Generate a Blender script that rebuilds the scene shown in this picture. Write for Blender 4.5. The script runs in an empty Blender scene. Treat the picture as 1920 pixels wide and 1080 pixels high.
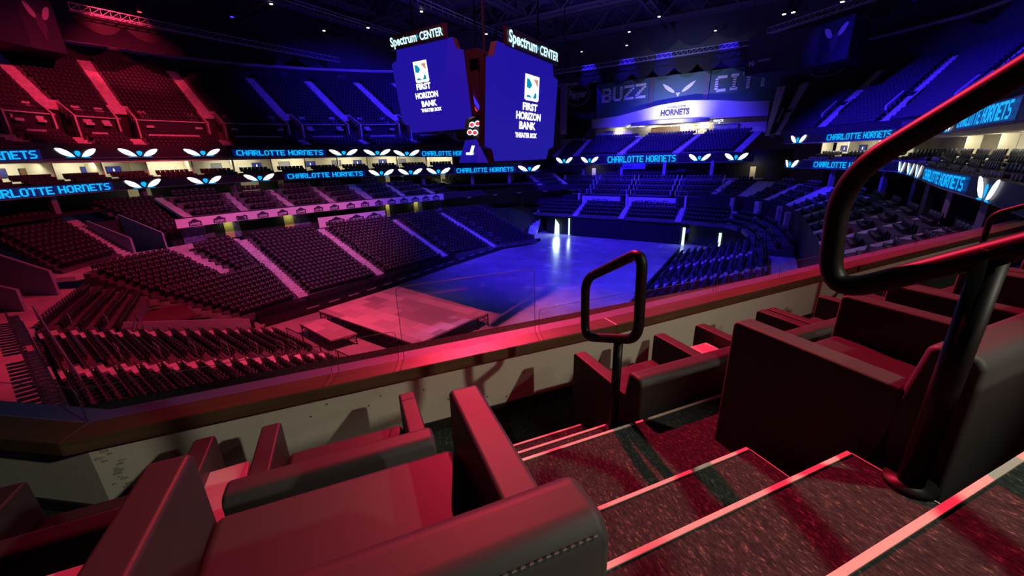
import bpy, math, random
import numpy as np
from mathutils import Vector, Matrix
random.seed(7)
SC = bpy.context.scene
COL = SC.collection
R = math.radians

# ---------------------------------------------------------------- camera
EYE = Vector((0.0, 0.0, 15.0))
YAW, PITCH, ROLL = R(32.0), 0.320826, math.atan(0.0276)
FPX = 740.0
def camera():
    h = Vector((-math.sin(YAW), math.cos(YAW), 0)); up = Vector((0, 0, 1)); r = h.cross(up)
    f = h * math.cos(PITCH) - up * math.sin(PITCH)
    u = h * math.sin(PITCH) + up * math.cos(PITCH)
    c, s = math.cos(ROLL), math.sin(ROLL)
    X = r * c - u * s
    U = r * s + u * c
    cd = bpy.data.cameras.new('camera')
    cd.sensor_width = 36.0
    cd.lens = FPX / 1920.0 * 36.0
    cd.clip_start, cd.clip_end = 0.05, 400
    o = bpy.data.objects.new('camera', cd)
    m = Matrix((X, U, -f)).transposed().to_4x4(); m.translation = EYE
    o.matrix_world = m
    COL.objects.link(o); SC.camera = o
camera()

# ---------------------------------------------------------------- world, exposure, stage lights
SC.view_settings.view_transform = 'Standard'
SC.view_settings.look = 'None'
SC.view_settings.exposure = 0.0
SC.view_settings.gamma = 1.0
SC.view_settings.use_curve_mapping = False
w = bpy.data.worlds.new('world'); SC.world = w; w.use_nodes = True
w.node_tree.nodes['Background'].inputs[0].default_value = (0.25, 0.12, 0.55, 1)
w.node_tree.nodes['Background'].inputs[1].default_value = 0.010

RED = (1.0, 0.030, 0.085)
BLUE = (0.035, 0.012, 1.0)
WARM = (1.0, 0.93, 0.76)
def spot(name, loc, aim, energy, color, angle, blend=0.6, radius=0.35):
    l = bpy.data.lights.new(name, 'SPOT'); l.energy = energy; l.color = color
    l.spot_size = R(angle); l.spot_blend = blend; l.shadow_soft_size = radius
    o = bpy.data.objects.new(name, l); o.location = loc
    o.rotation_euler = (Vector(aim) - Vector(loc)).to_track_quat('-Z', 'Y').to_euler()
    COL.objects.link(o); return o
def area(name, loc, aim, energy, color, sx, sy):
    l = bpy.data.lights.new(name, 'AREA'); l.energy = energy; l.color = color
    l.shape = 'RECTANGLE'; l.size = sx; l.size_y = sy
    o = bpy.data.objects.new(name, l); o.location = loc
    o.rotation_euler = (Vector(aim) - Vector(loc)).to_track_quat('-Z', 'Y').to_euler()
    COL.objects.link(o); return o

# near frame: u towards the arena, v to the right along the parapet, z relative to the eye
_r = Vector((math.cos(YAW), math.sin(YAW), 0)); _h = Vector((-math.sin(YAW), math.cos(YAW), 0))
AZ = R(68.0)
EU = _r * (-math.cos(AZ)) + _h * math.sin(AZ)
EV = _r * math.sin(AZ) + _h * math.cos(AZ)
NROT = math.atan2(EV.y, EV.x)          # rotation that takes local x to v
def N(u, v, z=0.0):
    p = EU * u + EV * v
    return Vector((p.x, p.y, 15.0 + z))

# red wash from the roof over the near end
spot('red_wash_near', (-19.0, 24.0, 36.0), (1.6, 4.4, 13.7), 170000, RED, 20.5, 1.0, 0.22)
spot('red_wash_stand', (-20.0, 24.0, 37.0), (-34, 11, 2), 50000, RED, 52, 0.9)
spot('red_wash_stage', (-16.0, 22.0, 37.0), (-24, 24, 1), 48000, (1.0, 0.08, 0.18), 56, 1.0)
spot('red_wash_corner', (-30.0, 26.0, 37.0), (-60, 9, 8), 30000, RED, 46, 1.0)
spot('red_wash_deck', (-50.0, 24.0, 37.0), (-82, 22, 21), 48000, RED, 52, 0.8)
# violet wash over the far sideline, where red and blue meet
spot('violet_wash_sideline', (-20.0, 32.0, 37.0), (-50, 29, 7), 95000, (0.72, 0.11, 0.42), 46, 1.0)
spot('blue_wash_sideline', (-20.0, 48.0, 37.0), (-46, 50, 6), 60000, (0.10, 0.04, 1.0), 46, 1.0)
# blue wash over the far half
spot('blue_wash_floor', (-22.0, 44.0, 38.0), (-22, 58, 0), 115000, BLUE, 84, 0.8)
spot('blue_wash_left', (-40.0, 58.0, 37.0), (-78, 60, 20), 85000, BLUE, 56, 0.8)
spot('blue_wash_right', (-12.0, 52.0, 38.0), (14, 68, 19), 140000, BLUE, 56, 0.9)
spot('blue_wash_end', (-22.0, 62.0, 38.0), (-19, 91, 15), 180000, BLUE, 58, 0.8)
spot('blue_wash_near_right', (-14.0, 30.0, 37.0), (-5, 42, 2), 24000, BLUE, 48, 1.0)
spot('blue_corner_screen', (-4.0, 62.0, 37.0), (5.6, 76.5, 29.0), 9000, BLUE, 26, 0.8)
spot('mural_wash', (-18.0, 84.0, 33.5), (-18.5, 100, 27.5), 5500, (0.30, 0.32, 1.0), 100, 0.8)
spot('violet_wash_floor', (-16.0, 30.0, 37.0), (-17, 31, 0), 34000, (0.75, 0.22, 0.75), 42, 1.0)
spot('blue_wash_far_corner', (-24.0, 48.0, 38.0), (-26, 77, 6), 85000, BLUE, 58, 0.9)
spot('violet_wash_loge', (-8.0, 32.0, 32.0), (7, 37, 9), 9000, (0.55, 0.25, 0.80), 44, 1.0)
# the theatre box's own ceiling lamps, behind and to the right of the viewpoint
p = N(-3.1, 3.4, 2.3); q = N(1.6, 0.6, -1.5)
spot('box_lamp_back', p, q, 400, WARM, 75, 0.9, 0.07)
p = N(-0.40, 2.25, 2.0); q = N(0.75, 0.62, -1.1)
spot('box_lamp_right', p, q, 190, WARM, 36, 0.8, 0.05)
p = N(-2.5, 9.0, 2.2); q = N(2.0, 6.0, -1.5)
spot('box_lamp_far', p, q, 200, WARM, 80, 0.9, 0.07)
# added dim violet fill in place of light bounced up onto the roof steel
spot('roof_bounce_fill', (-22, 46, 26.0), (-22, 50, 44), 30000, (0.30, 0.20, 1.0), 165, 0.9, 1.0)

# ---------------------------------------------------------------- materials
def _new(name):
    m = bpy.data.materials.new(name); m.use_nodes = True
    nt = m.node_tree; b = nt.nodes['Principled BSDF']
    return m, nt, b
def mat(name, col, rough=0.6, metal=0.0, spec=0.5, noise=None, bump=None):
    """noise=(scale, amount): tone variation of the stuff itself; bump=(scale, strength)"""
    m, nt, b = _new(name)
    b.inputs['Base Color'].default_value = (*col, 1)
    b.inputs['Roughness'].default_value = rough
    b.inputs['Metallic'].default_value = metal
    b.inputs['Specular IOR Level'].default_value = spec
    if noise or bump:
        tc = nt.nodes.new('ShaderNodeTexCoord')
    if noise:
        n = nt.nodes.new('ShaderNodeTexNoise'); n.inputs['Scale'].default_value = noise[0]; n.inputs['Detail'].default_value = 4
        nt.links.new(tc.outputs['Object'], n.inputs['Vector'])
        r = nt.nodes.new('ShaderNodeValToRGB')
        a = noise[1]
        r.color_ramp.elements[0].position = 0.3; r.color_ramp.elements[1].position = 0.7
        r.color_ramp.elements[0].color = (*[c * (1 - a) for c in col], 1)
        r.color_ramp.elements[1].color = (*[min(1, c * (1 + a)) for c in col], 1)
        nt.links.new(n.outputs['Fac'], r.inputs['Fac']); nt.links.new(r.outputs['Color'], b.inputs['Base Color'])
    if bump:
        n = nt.nodes.new('ShaderNodeTexNoise'); n.inputs['Scale'].default_value = bump[0]; n.inputs['Detail'].default_value = 3
        nt.links.new(tc.outputs['Object'], n.inputs['Vector'])
        bp = nt.nodes.new('ShaderNodeBump'); bp.inputs['Strength'].default_value = bump[1]; bp.inputs['Distance'].default_value = 0.01
        nt.links.new(n.outputs['Fac'], bp.inputs['Height']); nt.links.new(bp.outputs['Normal'], b.inputs['Normal'])
    return m
def emit(name, col, strength):
    m, nt, b = _new(name)
    b.inputs['Base Color'].default_value = (0.01, 0.01, 0.012, 1)
    b.inputs['Emission Color'].default_value = (*col, 1)
    b.inputs['Emission Strength'].default_value = strength
    b.inputs['Roughness'].default_value = 0.4
    return m
M = {}
M['vinyl'] = mat('charcoal vinyl', (0.046, 0.043, 0.042), 0.52, spec=0.26, bump=(420, 0.03))
M['stitch'] = mat('grey thread', (0.12, 0.115, 0.10), 0.8)
M['cream'] = mat('cream painted wall', (0.62, 0.60, 0.48), 0.75, noise=(1.3, 0.05), bump=(30, 0.15))
M['scuff'] = mat('chipped plaster', (0.36, 0.35, 0.29), 0.9, noise=(40, 0.3))
M['baseboard'] = mat('black rubber base', (0.018, 0.018, 0.018), 0.5)
M['railmetal'] = mat('black powder coated steel', (0.007, 0.0065, 0.006), 0.45, spec=0.25)
M['strip'] = mat('grey painted ledge', (0.30, 0.30, 0.36), 0.55)
M['strip_near'] = mat('grey sill tinted by blue light', (0.11, 0.13, 0.32), 0.5)  # blue cast of the arena light put into the sill's colour
M['nosing'] = mat('pale stair nosing', (0.72, 0.66, 0.55), 0.5)
M['table'] = mat('white laminate', (0.55, 0.53, 0.50), 0.45)
M['concrete'] = mat('terrace concrete', (0.095, 0.09, 0.10), 0.85, noise=(0.8, 0.2))  # darkened to stand in for the shade beneath the seat rows
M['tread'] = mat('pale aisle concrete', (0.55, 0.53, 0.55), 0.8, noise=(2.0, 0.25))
M['seat'] = mat('dark plastic stadium seat', (0.036, 0.033, 0.038), 0.40)
M['seatup'] = mat('purple grey upper seat', (0.028, 0.026, 0.042), 0.6)
M['darkwall'] = mat('near black wall', (0.020, 0.020, 0.028), 0.8)
M['bluegrey'] = mat('blue grey wall', (0.30, 0.33, 0.42), 0.7)
M['midgrey'] = mat('grey paint', (0.24, 0.24, 0.27), 0.7)
M['white'] = mat('white vinyl banner', (0.75, 0.74, 0.76), 0.6)
M['ink'] = mat('navy print', (0.02, 0.022, 0.05), 0.6)
M['purple'] = mat('purple pattern panel', (0.10, 0.09, 0.22), 0.6, noise=(3.0, 0.6))
M['olive'] = mat('ochre door jamb', (0.42, 0.40, 0.14), 0.6)
M['black'] = mat('black steel', (0.012, 0.012, 0.014), 0.5)
M['steel'] = mat('grey steel', (0.30, 0.30, 0.33), 0.4, 0.6)
M['truss'] = mat('dark roof steel', (0.07, 0.07, 0.10), 0.5)
M['roofwall'] = mat('dim roof wall', (0.055, 0.055, 0.085), 0.85)
M['drape'] = mat('black drape', (0.014, 0.014, 0.02), 0.9)
M['fascia'] = mat('pale fascia', (0.42, 0.42, 0.50), 0.6)
M['suite'] = mat('suite cream wall', (0.72, 0.68, 0.52), 0.7)
M['wood_dark'] = mat('brown cabinet', (0.16, 0.08, 0.04), 0.5)
M['teal'] = mat('teal wall vinyl', (0.045, 0.10, 0.16), 0.7)
M['signgrey'] = mat('pale violet letter', (0.62, 0.62, 0.80), 0.6)
M['canopy'] = mat('white canopy', (0.70, 0.69, 0.68), 0.6)
M['led_off'] = mat('unlit LED board', (0.016, 0.013, 0.020), 0.5)
M['screen_blue'] = emit('navy LED screen', (0.012, 0.006, 0.32), 1.0)
M['led_white'] = emit('white LED', (0.93, 0.93, 1.0), 1.6)
M['led_wing'] = emit('lavender white LED', (0.86, 0.86, 1.0), 1.7)
M['led_cyan'] = emit('cyan LED', (0.0, 0.42, 1.0), 1.25)
M['led_teal'] = emit('teal LED', (0.0, 0.36, 0.62), 0.8)
M['led_deep'] = emit('deep blue LED', (0.0, 0.012, 0.16), 0.6)
M['led_sign'] = emit('pale aqua sign light', (0.62, 0.92, 1.0), 1.2)
M['led_orange'] = emit('salmon LED', (0.72, 0.28, 0.20), 1.0)
M['led_red'] = emit('red LED', (0.9, 0.04, 0.06), 1.0)
M['led_blue'] = emit('blue LED', (0.03, 0.02, 1.0), 1.3)
M['lamp_white'] = emit('house lamp', (1.0, 0.97, 0.85), 6.0)
M['lamp_red'] = emit('red lamp', (1.0, 0.03, 0.04), 3.0)
M['lamp_blue'] = emit('blue lamp', (0.02, 0.02, 1.0), 3.5)
M['door_light'] = emit('lit corridor', (0.70, 1.0, 0.80), 1.4)
M['tv'] = emit('television picture', (0.02, 0.03, 0.22), 0.9)

def floor_mat():
    m, nt, b = _new('polished event floor')
    tc = nt.nodes.new('ShaderNodeTexCoord'); n = nt.nodes.new('ShaderNodeTexNoise')
    n.inputs['Scale'].default_value = 0.35; n.inputs['Detail'].default_value = 6
    nt.links.new(tc.outputs['Object'], n.inputs['Vector'])
    r = nt.nodes.new('ShaderNodeValToRGB')
    r.color_ramp.elements[0].position = 0.3; r.color_ramp.elements[1].position = 0.75
    r.color_ramp.elements[0].color = (0.30, 0.29, 0.30, 1); r.color_ramp.elements[1].color = (0.44, 0.43, 0.44, 1)
    nt.links.new(n.outputs['Fac'], r.inputs['Fac']); nt.links.new(r.outputs['Color'], b.inputs['Base Color'])
    m2 = nt.nodes.new('ShaderNodeMapRange'); m2.inputs['To Min'].default_value = 0.16; m2.inputs['To Max'].default_value = 0.34
    nt.links.new(n.outputs['Fac'], m2.inputs['Value']); nt.links.new(m2.outputs['Result'], b.inputs['Roughness'])
    return m
M['floor'] = floor_mat()
def stage_mat():
    m, nt, b = _new('painted stage panels')
    tc = nt.nodes.new('ShaderNodeTexCoord'); br = nt.nodes.new('ShaderNodeTexBrick')
    br.offset = 0.5; br.inputs['Scale'].default_value = 1.0
    br.inputs['Brick Width'].default_value = 2.44; br.inputs['Row Height'].default_value = 1.22
    br.inputs['Mortar Size'].default_value = 0.006
    br.inputs['Color1'].default_value = (0.30, 0.28, 0.28, 1); br.inputs['Color2'].default_value = (0.62, 0.58, 0.58, 1)
    br.inputs['Mortar'].default_value = (0.10, 0.09, 0.09, 1)
    nt.links.new(tc.outputs['Object'], br.inputs['Vector'])
    nt.links.new(br.outputs['Color'], b.inputs['Base Color'])
    b.inputs['Roughness'].default_value = 0.5
    return m
M['stage'] = stage_mat()
def carpet_mat(name, base, fleck):
    m, nt, b = _new(name)
    tc = nt.nodes.new('ShaderNodeTexCoord'); mp = nt.nodes.new('ShaderNodeMapping')
    mp.inputs['Scale'].default_value = (160, 55, 160)
    nt.links.new(tc.outputs['Object'], mp.inputs['Vector'])
    n = nt.nodes.new('ShaderNodeTexNoise'); n.inputs['Scale'].default_value = 1.0; n.inputs['Detail'].default_value = 5
    n.inputs['Roughness'].default_value = 0.7
    nt.links.new(mp.outputs['Vector'], n.inputs['Vector'])
    r = nt.nodes.new('ShaderNodeValToRGB'); e = r.color_ramp.elements
    e[0].position = 0.38; e[0].color = (*[c * 0.45 for c in base], 1)
    e[1].position = 0.58; e[1].color = (*base, 1)
    k = e.new(0.68); k.color = (*fleck, 1)
    nt.links.new(n.outputs['Fac'], r.inputs['Fac']); nt.links.new(r.outputs['Color'], b.inputs['Base Color'])
    bp = nt.nodes.new('ShaderNodeBump'); bp.inputs['Strength'].default_value = 0.5; bp.inputs['Distance'].default_value = 0.004
    nt.links.new(n.outputs['Fac'], bp.inputs['Height']); nt.links.new(bp.outputs['Normal'], b.inputs['Normal'])
    b.inputs['Roughness'].default_value = 0.95; b.inputs['Specular IOR Level'].default_value = 0.1
    return m
M['carpet'] = carpet_mat('flecked grey carpet', (0.044, 0.056, 0.051), (0.20, 0.20, 0.145))
def wood_mat():
    m, nt, b = _new('stained wood ledge')
    tc = nt.nodes.new('ShaderNodeTexCoord'); mp = nt.nodes.new('ShaderNodeMapping')
    mp.inputs['Scale'].default_value = (1.5, 26, 26)
    nt.links.new(tc.outputs['Object'], mp.inputs['Vector'])
    n = nt.nodes.new('ShaderNodeTexNoise'); n.inputs['Scale'].default_value = 1.2; n.inputs['Detail'].default_value = 5
    nt.links.new(mp.outputs['Vector'], n.inputs['Vector'])
    r = nt.nodes.new('ShaderNodeValToRGB'); e = r.color_ramp.elements
    e[0].position = 0.3; e[0].color = (0.085, 0.052, 0.028, 1); e[1].position = 0.75; e[1].color = (0.15, 0.090, 0.05, 1)
    nt.links.new(n.outputs['Fac'], r.inputs['Fac']); nt.links.new(r.outputs['Color'], b.inputs['Base Color'])
    b.inputs['Roughness'].default_value = 0.33
    return m
M['wood'] = wood_mat()
def glass_mat():
    m = bpy.data.materials.new('clear guard glass'); m.use_nodes = True; nt = m.node_tree
    for n in list(nt.nodes): nt.nodes.remove(n)
    out = nt.nodes.new('ShaderNodeOutputMaterial'); mx = nt.nodes.new('ShaderNodeMixShader')
    t = nt.nodes.new('ShaderNodeBsdfTransparent'); t.inputs[0].default_value = (0.96, 0.97, 0.98, 1)
    g = nt.nodes.new('ShaderNodeBsdfGlossy'); g.inputs['Roughness'].default_value = 0.02
    lw = nt.nodes.new('ShaderNodeLayerWeight'); lw.inputs['Blend'].default_value = 0.5
    pw = nt.nodes.new('ShaderNodeMath'); pw.operation = 'POWER'; pw.inputs[1].default_value = 4.0
    ma = nt.nodes.new('ShaderNodeMath'); ma.operation = 'MULTIPLY_ADD'; ma.inputs[1].default_value = 0.30; ma.inputs[2].default_value = 0.022
    nt.links.new(lw.outputs['Facing'], pw.inputs[0]); nt.links.new(pw.outputs[0], ma.inputs[0])
    nt.links.new(ma.outputs[0], mx.inputs[0]); nt.links.new(t.outputs[0], mx.inputs[1]); nt.links.new(g.outputs[0], mx.inputs[2])
    nt.links.new(mx.outputs[0], out.inputs['Surface'])
    return m
M['glass'] = glass_mat()
M['glass_edge'] = mat('glass edge', (0.10, 0.10, 0.12), 0.25, spec=0.6)

# ---------------------------------------------------------------- mesh helpers
class MB:
    def __init__(s): s.v = []; s.f = []
    def add(s, vs, fs):
        o = len(s.v); s.v += [tuple(v) for v in vs]; s.f += [tuple(i + o for i in f) for f in fs]
    def quad(s, a, b, c, d): s.add([a, b, c, d], [(0, 1, 2, 3)])
    def box(s, c, size, rot=0.0):
        ex = Vector((math.cos(rot), math.sin(rot), 0)) * size[0]; ey = Vector((-math.sin(rot), math.cos(rot), 0)) * size[1]
        ez = Vector((0, 0, size[2])); s.obox(Vector(c) - ex / 2 - ey / 2 - ez / 2, ex, ey, ez)
    def obox(s, p, ex, ey, ez):
        p = Vector(p); ex = Vector(ex); ey = Vector(ey); ez = Vector(ez)
        s.add([p, p + ex, p + ex + ey, p + ey, p + ez, p + ex + ez, p + ex + ey + ez, p + ey + ez],
              [(0, 3, 2, 1), (4, 5, 6, 7), (0, 1, 5, 4), (1, 2, 6, 5), (2, 3, 7, 6), (3, 0, 4, 7)])
    def bar(s, a, b, w, h=None):
        a = Vector(a); b = Vector(b); h = h or w
        d = (b - a).normalized(); up = Vector((0, 0, 1)) if abs(d.z) < 0.95 else Vector((1, 0, 0))
        x = d.cross(up).normalized() * w; y = x.cross(d).normalized() * h
        s.obox(a - x / 2 - y / 2, b - a, x, y)
    def prism(s, poly, axis):
        """closed polygon (list of 3D points) extruded along the vector axis"""
        n = len(poly); a = [Vector(p) for p in poly]; b = [p + Vector(axis) for p in a]
        s.add(a + b, [tuple(range(n))[::-1], tuple(range(n, 2 * n))] + [(i, (i + 1) % n, n + (i + 1) % n, n + i) for i in range(n)])
    def tube(s, pts, r, n=10, closed=False):
        pts = [Vector(p) for p in pts]; m = len(pts); rings = []
        prev = None
        for i in range(m):
            if closed: d = pts[(i + 1) % m] - pts[i - 1]
            else: d = pts[min(i + 1, m - 1)] - pts[max(i - 1, 0)]
            d.normalize()
            if prev is None:
                up = Vector((0, 0, 1)) if abs(d.z) < 0.9 else Vector((1, 0, 0)); x = d.cross(up).normalized()
            else: x = (prev - d * prev.dot(d)).normalized()
            prev = x; y = d.cross(x)
            rings.append([pts[i] + (x * math.cos(2 * math.pi * k / n) + y * math.sin(2 * math.pi * k / n)) * r for k in range(n)])
        o = len(s.v); s.v += [tuple(p) for rg in rings for p in rg]
        for i in range(m if closed else m - 1):
            for k in range(n):
                a = o + i * n + k; b = o + i * n + (k + 1) % n; j = (i + 1) % m
                s.f.append((a, b, o + j * n + (k + 1) % n, o + j * n + k))
        if not closed:
            s.f.append(tuple(o + k for k in range(n))[::-1]); s.f.append(tuple(o + (m - 1) * n + k for k in range(n)))
    def merge(s, verts, faces, fn):
        s.add([fn(Vector(v)) for v in verts], faces)
    def build(s, name, m, parent=None, smooth=False, bevel=None):
        me = bpy.data.meshes.new(name); me.from_pydata(s.v, [], s.f); me.update()
        me.materials.append(m if not isinstance(m, str) else M[m])
        if smooth:
            for p in me.polygons: p.use_smooth = True
        o = bpy.data.objects.new(name, me); COL.objects.link(o)
        if parent:
            o.parent = parent; o.matrix_parent_inverse = Matrix.Identity(4)
        if bevel:
            b = o.modifiers.new('bevel', 'BEVEL'); b.width = bevel[0]; b.segments = bevel[1]; b.limit_method = 'ANGLE'; b.angle_limit = R(40)
            b.harden_normals = True
            for p in me.polygons: p.use_smooth = True
        return o
def tag(o, label=None, cat=None, group=None, kind=None):
    if label: o['label'] = label
    if cat: o['category'] = cat
    if group: o['group'] = group
    if kind: o['kind'] = kind
    return o
def struct(o): o['kind'] = 'structure'; return o
def empty(name, loc, rz=0.0, label=None, cat=None, group=None):
    o = bpy.data.objects.new(name, None); o.location = loc; o.rotation_euler = (0, 0, rz); o.empty_display_size = 0.2
    COL.objects.link(o); return tag(o, label, cat, group)
def rebase(o, origin):
    """move a mesh object's origin to a point without moving its geometry"""
    origin = Vector(origin)
    me = o.data; me.transform(Matrix.Translation(-origin)); o.location = origin
    return o
ORD = ['', 'first', 'second', 'third', 'fourth', 'fifth', 'sixth', 'seventh', 'eighth', 'ninth', 'tenth', 'eleventh', 'twelfth', 'thirteenth',
       'fourteenth', 'fifteenth', 'sixteenth', 'seventeenth', 'eighteenth', 'nineteenth', 'twentieth', 'twenty-first', 'twenty-second', 'twenty-third', 'twenty-fourth', 'twenty-fifth']
def lerp(a, b, t): return Vector(a) * (1 - t) + Vector(b) * t
def arc_corner(pts, rad, seg=6, closed=False):
    """round the corners of a polyline"""
    pts = [Vector(p) for p in pts]; n = len(pts); out = []
    for i in range(n):
        if not closed and i in (0, n - 1): out.append(pts[i]); continue
        a, b, c = pts[i - 1], pts[i], pts[(i + 1) % n]
        d1 = (a - b); d2 = (c - b); l = min(rad, d1.length * 0.45, d2.length * 0.45)
        p1 = b + d1.normalized() * l; p2 = b + d2.normalized() * l
        for k in range(seg + 1):
            t = k / seg; out.append((p1 * (1 - t) + b * t) * (1 - t) + (b * (1 - t) + p2 * t) * t)
    return out
_text_cache = {}
def text_geo(s, bold=0.0, shear=0.0):
    k = (s, bold, shear)
    if k in _text_cache: return _text_cache[k]
    cu = bpy.data.curves.new('lettering', 'FONT'); cu.body = s; cu.size = 1.0; cu.offset = bold; cu.shear = shear
    cu.align_x = 'CENTER'; cu.align_y = 'CENTER'; cu.resolution_u = 3
    o = bpy.data.objects.new('lettering', cu); COL.objects.link(o)
    dg = bpy.context.evaluated_depsgraph_get(); dg.update()
    me = bpy.data.meshes.new_from_object(o.evaluated_get(dg))
    vs = [v.co.copy() for v in me.vertices]; fs = [tuple(p.vertices) for p in me.polygons]
    bpy.data.objects.remove(o); bpy.data.curves.remove(cu); bpy.data.meshes.remove(me)
    xs = [v.x for v in vs]; ys = [v.y for v in vs]
    cx, cy = (max(xs) + min(xs)) / 2, (max(ys) + min(ys)) / 2
    W, H = max(xs) - min(xs), max(ys) - min(ys)
    vs = [Vector(((v.x - cx) / W, (v.y - cy) / H, 0)) for v in vs]
    _text_cache[k] = (vs, fs); return vs, fs
def put_text(mb, s, c, ex, ez, bold=0.0, shear=0.0):
    """lettering centred at c; ex, ez are the full width and height vectors"""
    vs, fs = text_geo(s, bold, shear); c = Vector(c); ex = Vector(ex); ez = Vector(ez)
    mb.add([c + ex * v.x + ez * v.y for v in vs], fs)
FONT = {'C': '01111 10000 10000 10000 10000 10000 01111', 'H': '10001 10001 10001 11111 10001 10001 10001', 'A': '01111 10001 10001 11111 10001 10001 10001',
        'R': '11110 10001 10001 11110 10100 10010 10001', 'L': '10000 10000 10000 10000 10000 10000 11111', 'O': '01110 10001 10001 10001 10001 10001 01110',
        'T': '11111 00100 00100 00100 00100 00100 00100', 'E': '11111 10000 10000 11110 10000 10000 11111', 'N': '11110 10001 10001 10001 10001 10001 10001',
        'S': '01111 10000 10000 01110 00001 00001 11110', 'B': '11110 10001 10001 11110 10001 10001 11110', 'U': '10001 10001 10001 10001 10001 10001 01110',
        'Z': '11111 00001 00010 00100 01000 10000 11111', 'I': '01110 00100 00100 00100 00100 00100 01110', 'Y': '10001 10001 01010 00100 00100 00100 00100', ' ': ''}
def block_text(mb, s, fn, wd, ht, fat=0.24):
    """blocky athletic capitals; fn(x, y) maps sheet coordinates to 3D, text spans wd x ht from (0,0)"""
    cols = sum(3 if ch == ' ' else 6 for ch in s) - 1; cw = wd / cols; rh = ht / 7; x = 0
    for ch in s:
        if ch == ' ': x += 3; continue
        rows = FONT[ch].split()
        for j, row in enumerate(rows):
            i = 0
            while i < 5:
                if row[i] == '1':
                    k = i
                    while k < 5 and row[k] == '1': k += 1
                    a, b = (x + i - fat) * cw, (x + k + fat) * cw; t, u = (7 - j + fat * .5) * rh, (6 - j - fat * .5) * rh
                    mb.quad(fn(a, u), fn(b, u), fn(b, t), fn(a, t)); i = k
                else: i += 1
        x += 6
def offset_poly(pts, d):
    """offset a plan polyline to its left by d"""
    pts = [Vector((p[0], p[1])) for p in pts]; out = []
    for i in range(len(pts)):
        a = pts[max(i - 1, 0)]; b = pts[min(i + 1, len(pts) - 1)]; t = (b - a).normalized()
        out.append(pts[i] + Vector((-t.y, t.x)) * d)
    return [(p.x, p.y) for p in out]
class Path:
    def __init__(s, pts):
        s.p = [Vector((p[0], p[1], 0)) for p in pts]; s.l = [0]
        for a, b in zip(s.p, s.p[1:]): s.l.append(s.l[-1] + (b - a).length)
    def at(s, d, off=0.0, z=0.0):
        i = 0
        while i < len(s.p) - 2 and d > s.l[i + 1]: i += 1
        t = (d - s.l[i]) / (s.l[i + 1] - s.l[i]); p = s.p[i].lerp(s.p[i + 1], t); e = (s.p[i + 1] - s.p[i]).normalized()
        n = Vector((-e.y, e.x, 0)); q = p + n * off; q.z = z; return q
    def wall(s, mb, z0, z1, off=0.0, thick=0.0, d0=None, d1=None):
        ds = [d for d in s.l if (d0 is None or d > d0 + 1e-3) and (d1 is None or d < d1 - 1e-3)]
        if d0 is not None: ds = [d0] + ds
        if d1 is not None: ds = ds + [d1]
        for a, b in zip(ds, ds[1:]):
            A0, B0 = s.at(a + 1e-5, off, z0), s.at(b - 1e-5, off, z0)
            if thick:
                A1, B1 = s.at(a + 1e-5, off + thick, z0), s.at(b - 1e-5, off + thick, z0)
                mb.prism([A0, B0, B1, A1], (0, 0, z1 - z0))
            else: mb.quad(A0, B0, B0 + Vector((0, 0, z1 - z0)), A0 + Vector((0, 0, z1 - z0)))

# ================================================================ the theatre box (near)
def nbox(mb, u0, u1, v0, v1, z0, z1):
    mb.obox(N(u0, v0, z0), EU * (u1 - u0), EV * (v1 - v0), Vector((0, 0, z1 - z0)))
def nprism(mb, poly, z0, z1):
    mb.prism([N(u, v, z0) for u, v in poly], (0, 0, z1 - z0))
ORG = N(1.2, 0.5, -1.3)
WALL = [(2.41 + .515 * 3, -1.43 - .857 * 3), (2.41, -1.43), (2.41, 1.8), (2.41 + .05 * 9, 10.8)]
def miter(pts, d):
    """offset a (u, v) polyline towards the arena, mitred"""
    out = []
    for i, p in enumerate(pts):
        p = Vector(p); ns = []
        for a, b in ((i - 1, i), (i, i + 1)):
            if a < 0 or b >= len(pts): continue
            t = (Vector(pts[b]) - Vector(pts[a])).normalized(); ns.append(Vector((t.y, -t.x)))
        n = ns[0] if len(ns) == 1 else (ns[0] + ns[1]).normalized()
        k = 1.0 if len(ns) == 1 else 1 / n.dot(ns[0])
        out.append(tuple(p + n * d * k))
    return out
def along(mb, d0, d1, z0, z1, path=WALL):
    a, b = miter(path, d0), miter(path, d1)
    for i in range(len(path) - 1):
        nprism(mb, [a[i], a[i + 1], b[i + 1], b[i]], z0, z1)
mb = MB(); along(mb, 0, .13, -2.0, -1.30); o = rebase(mb.build('wall_front', M['cream']), ORG); struct(o)
mb = MB(); along(mb, -.012, 0, -1.84, -1.765); struct(rebase(mb.build('baseboard_front', M['baseboard']), ORG))
# scuffed plaster patch in the wall's corner: a part of the wall
mb = MB(); random.seed(3)
for k in range(16):
    v = -1.40 + random.uniform(-.015, .075); z = -1.40 - k * .019; s = random.uniform(.012, .03)
    nbox(mb, 2.404, 2.4101, v, v + s * 1.4, z, z + s * .5)
o2 = rebase(mb.build('chipped_plaster', M['scuff']), ORG); o2.parent = o; o2.matrix_parent_inverse = o.matrix_world.inverted() if False else Matrix.Translation(-ORG)
mb = MB()
for v, z in ((.02, -1.47), (-.06, -1.52), (.30, -1.50), (.46, -1.62), (.52, -1.70), (.75, -1.68), (.9, -1.72), (1.02, -1.70), (1.05, -1.55), (.2, -1.36), (-.3, -1.44), (-.4, -1.5)):
    nbox(mb, 2.405, 2.4101, v, v + .008, z, z + .008)
o2 = rebase(mb.build('nick', M['wood_dark']), ORG); o2.parent = o; o2.matrix_parent_inverse = Matrix.Translation(-ORG)
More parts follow.
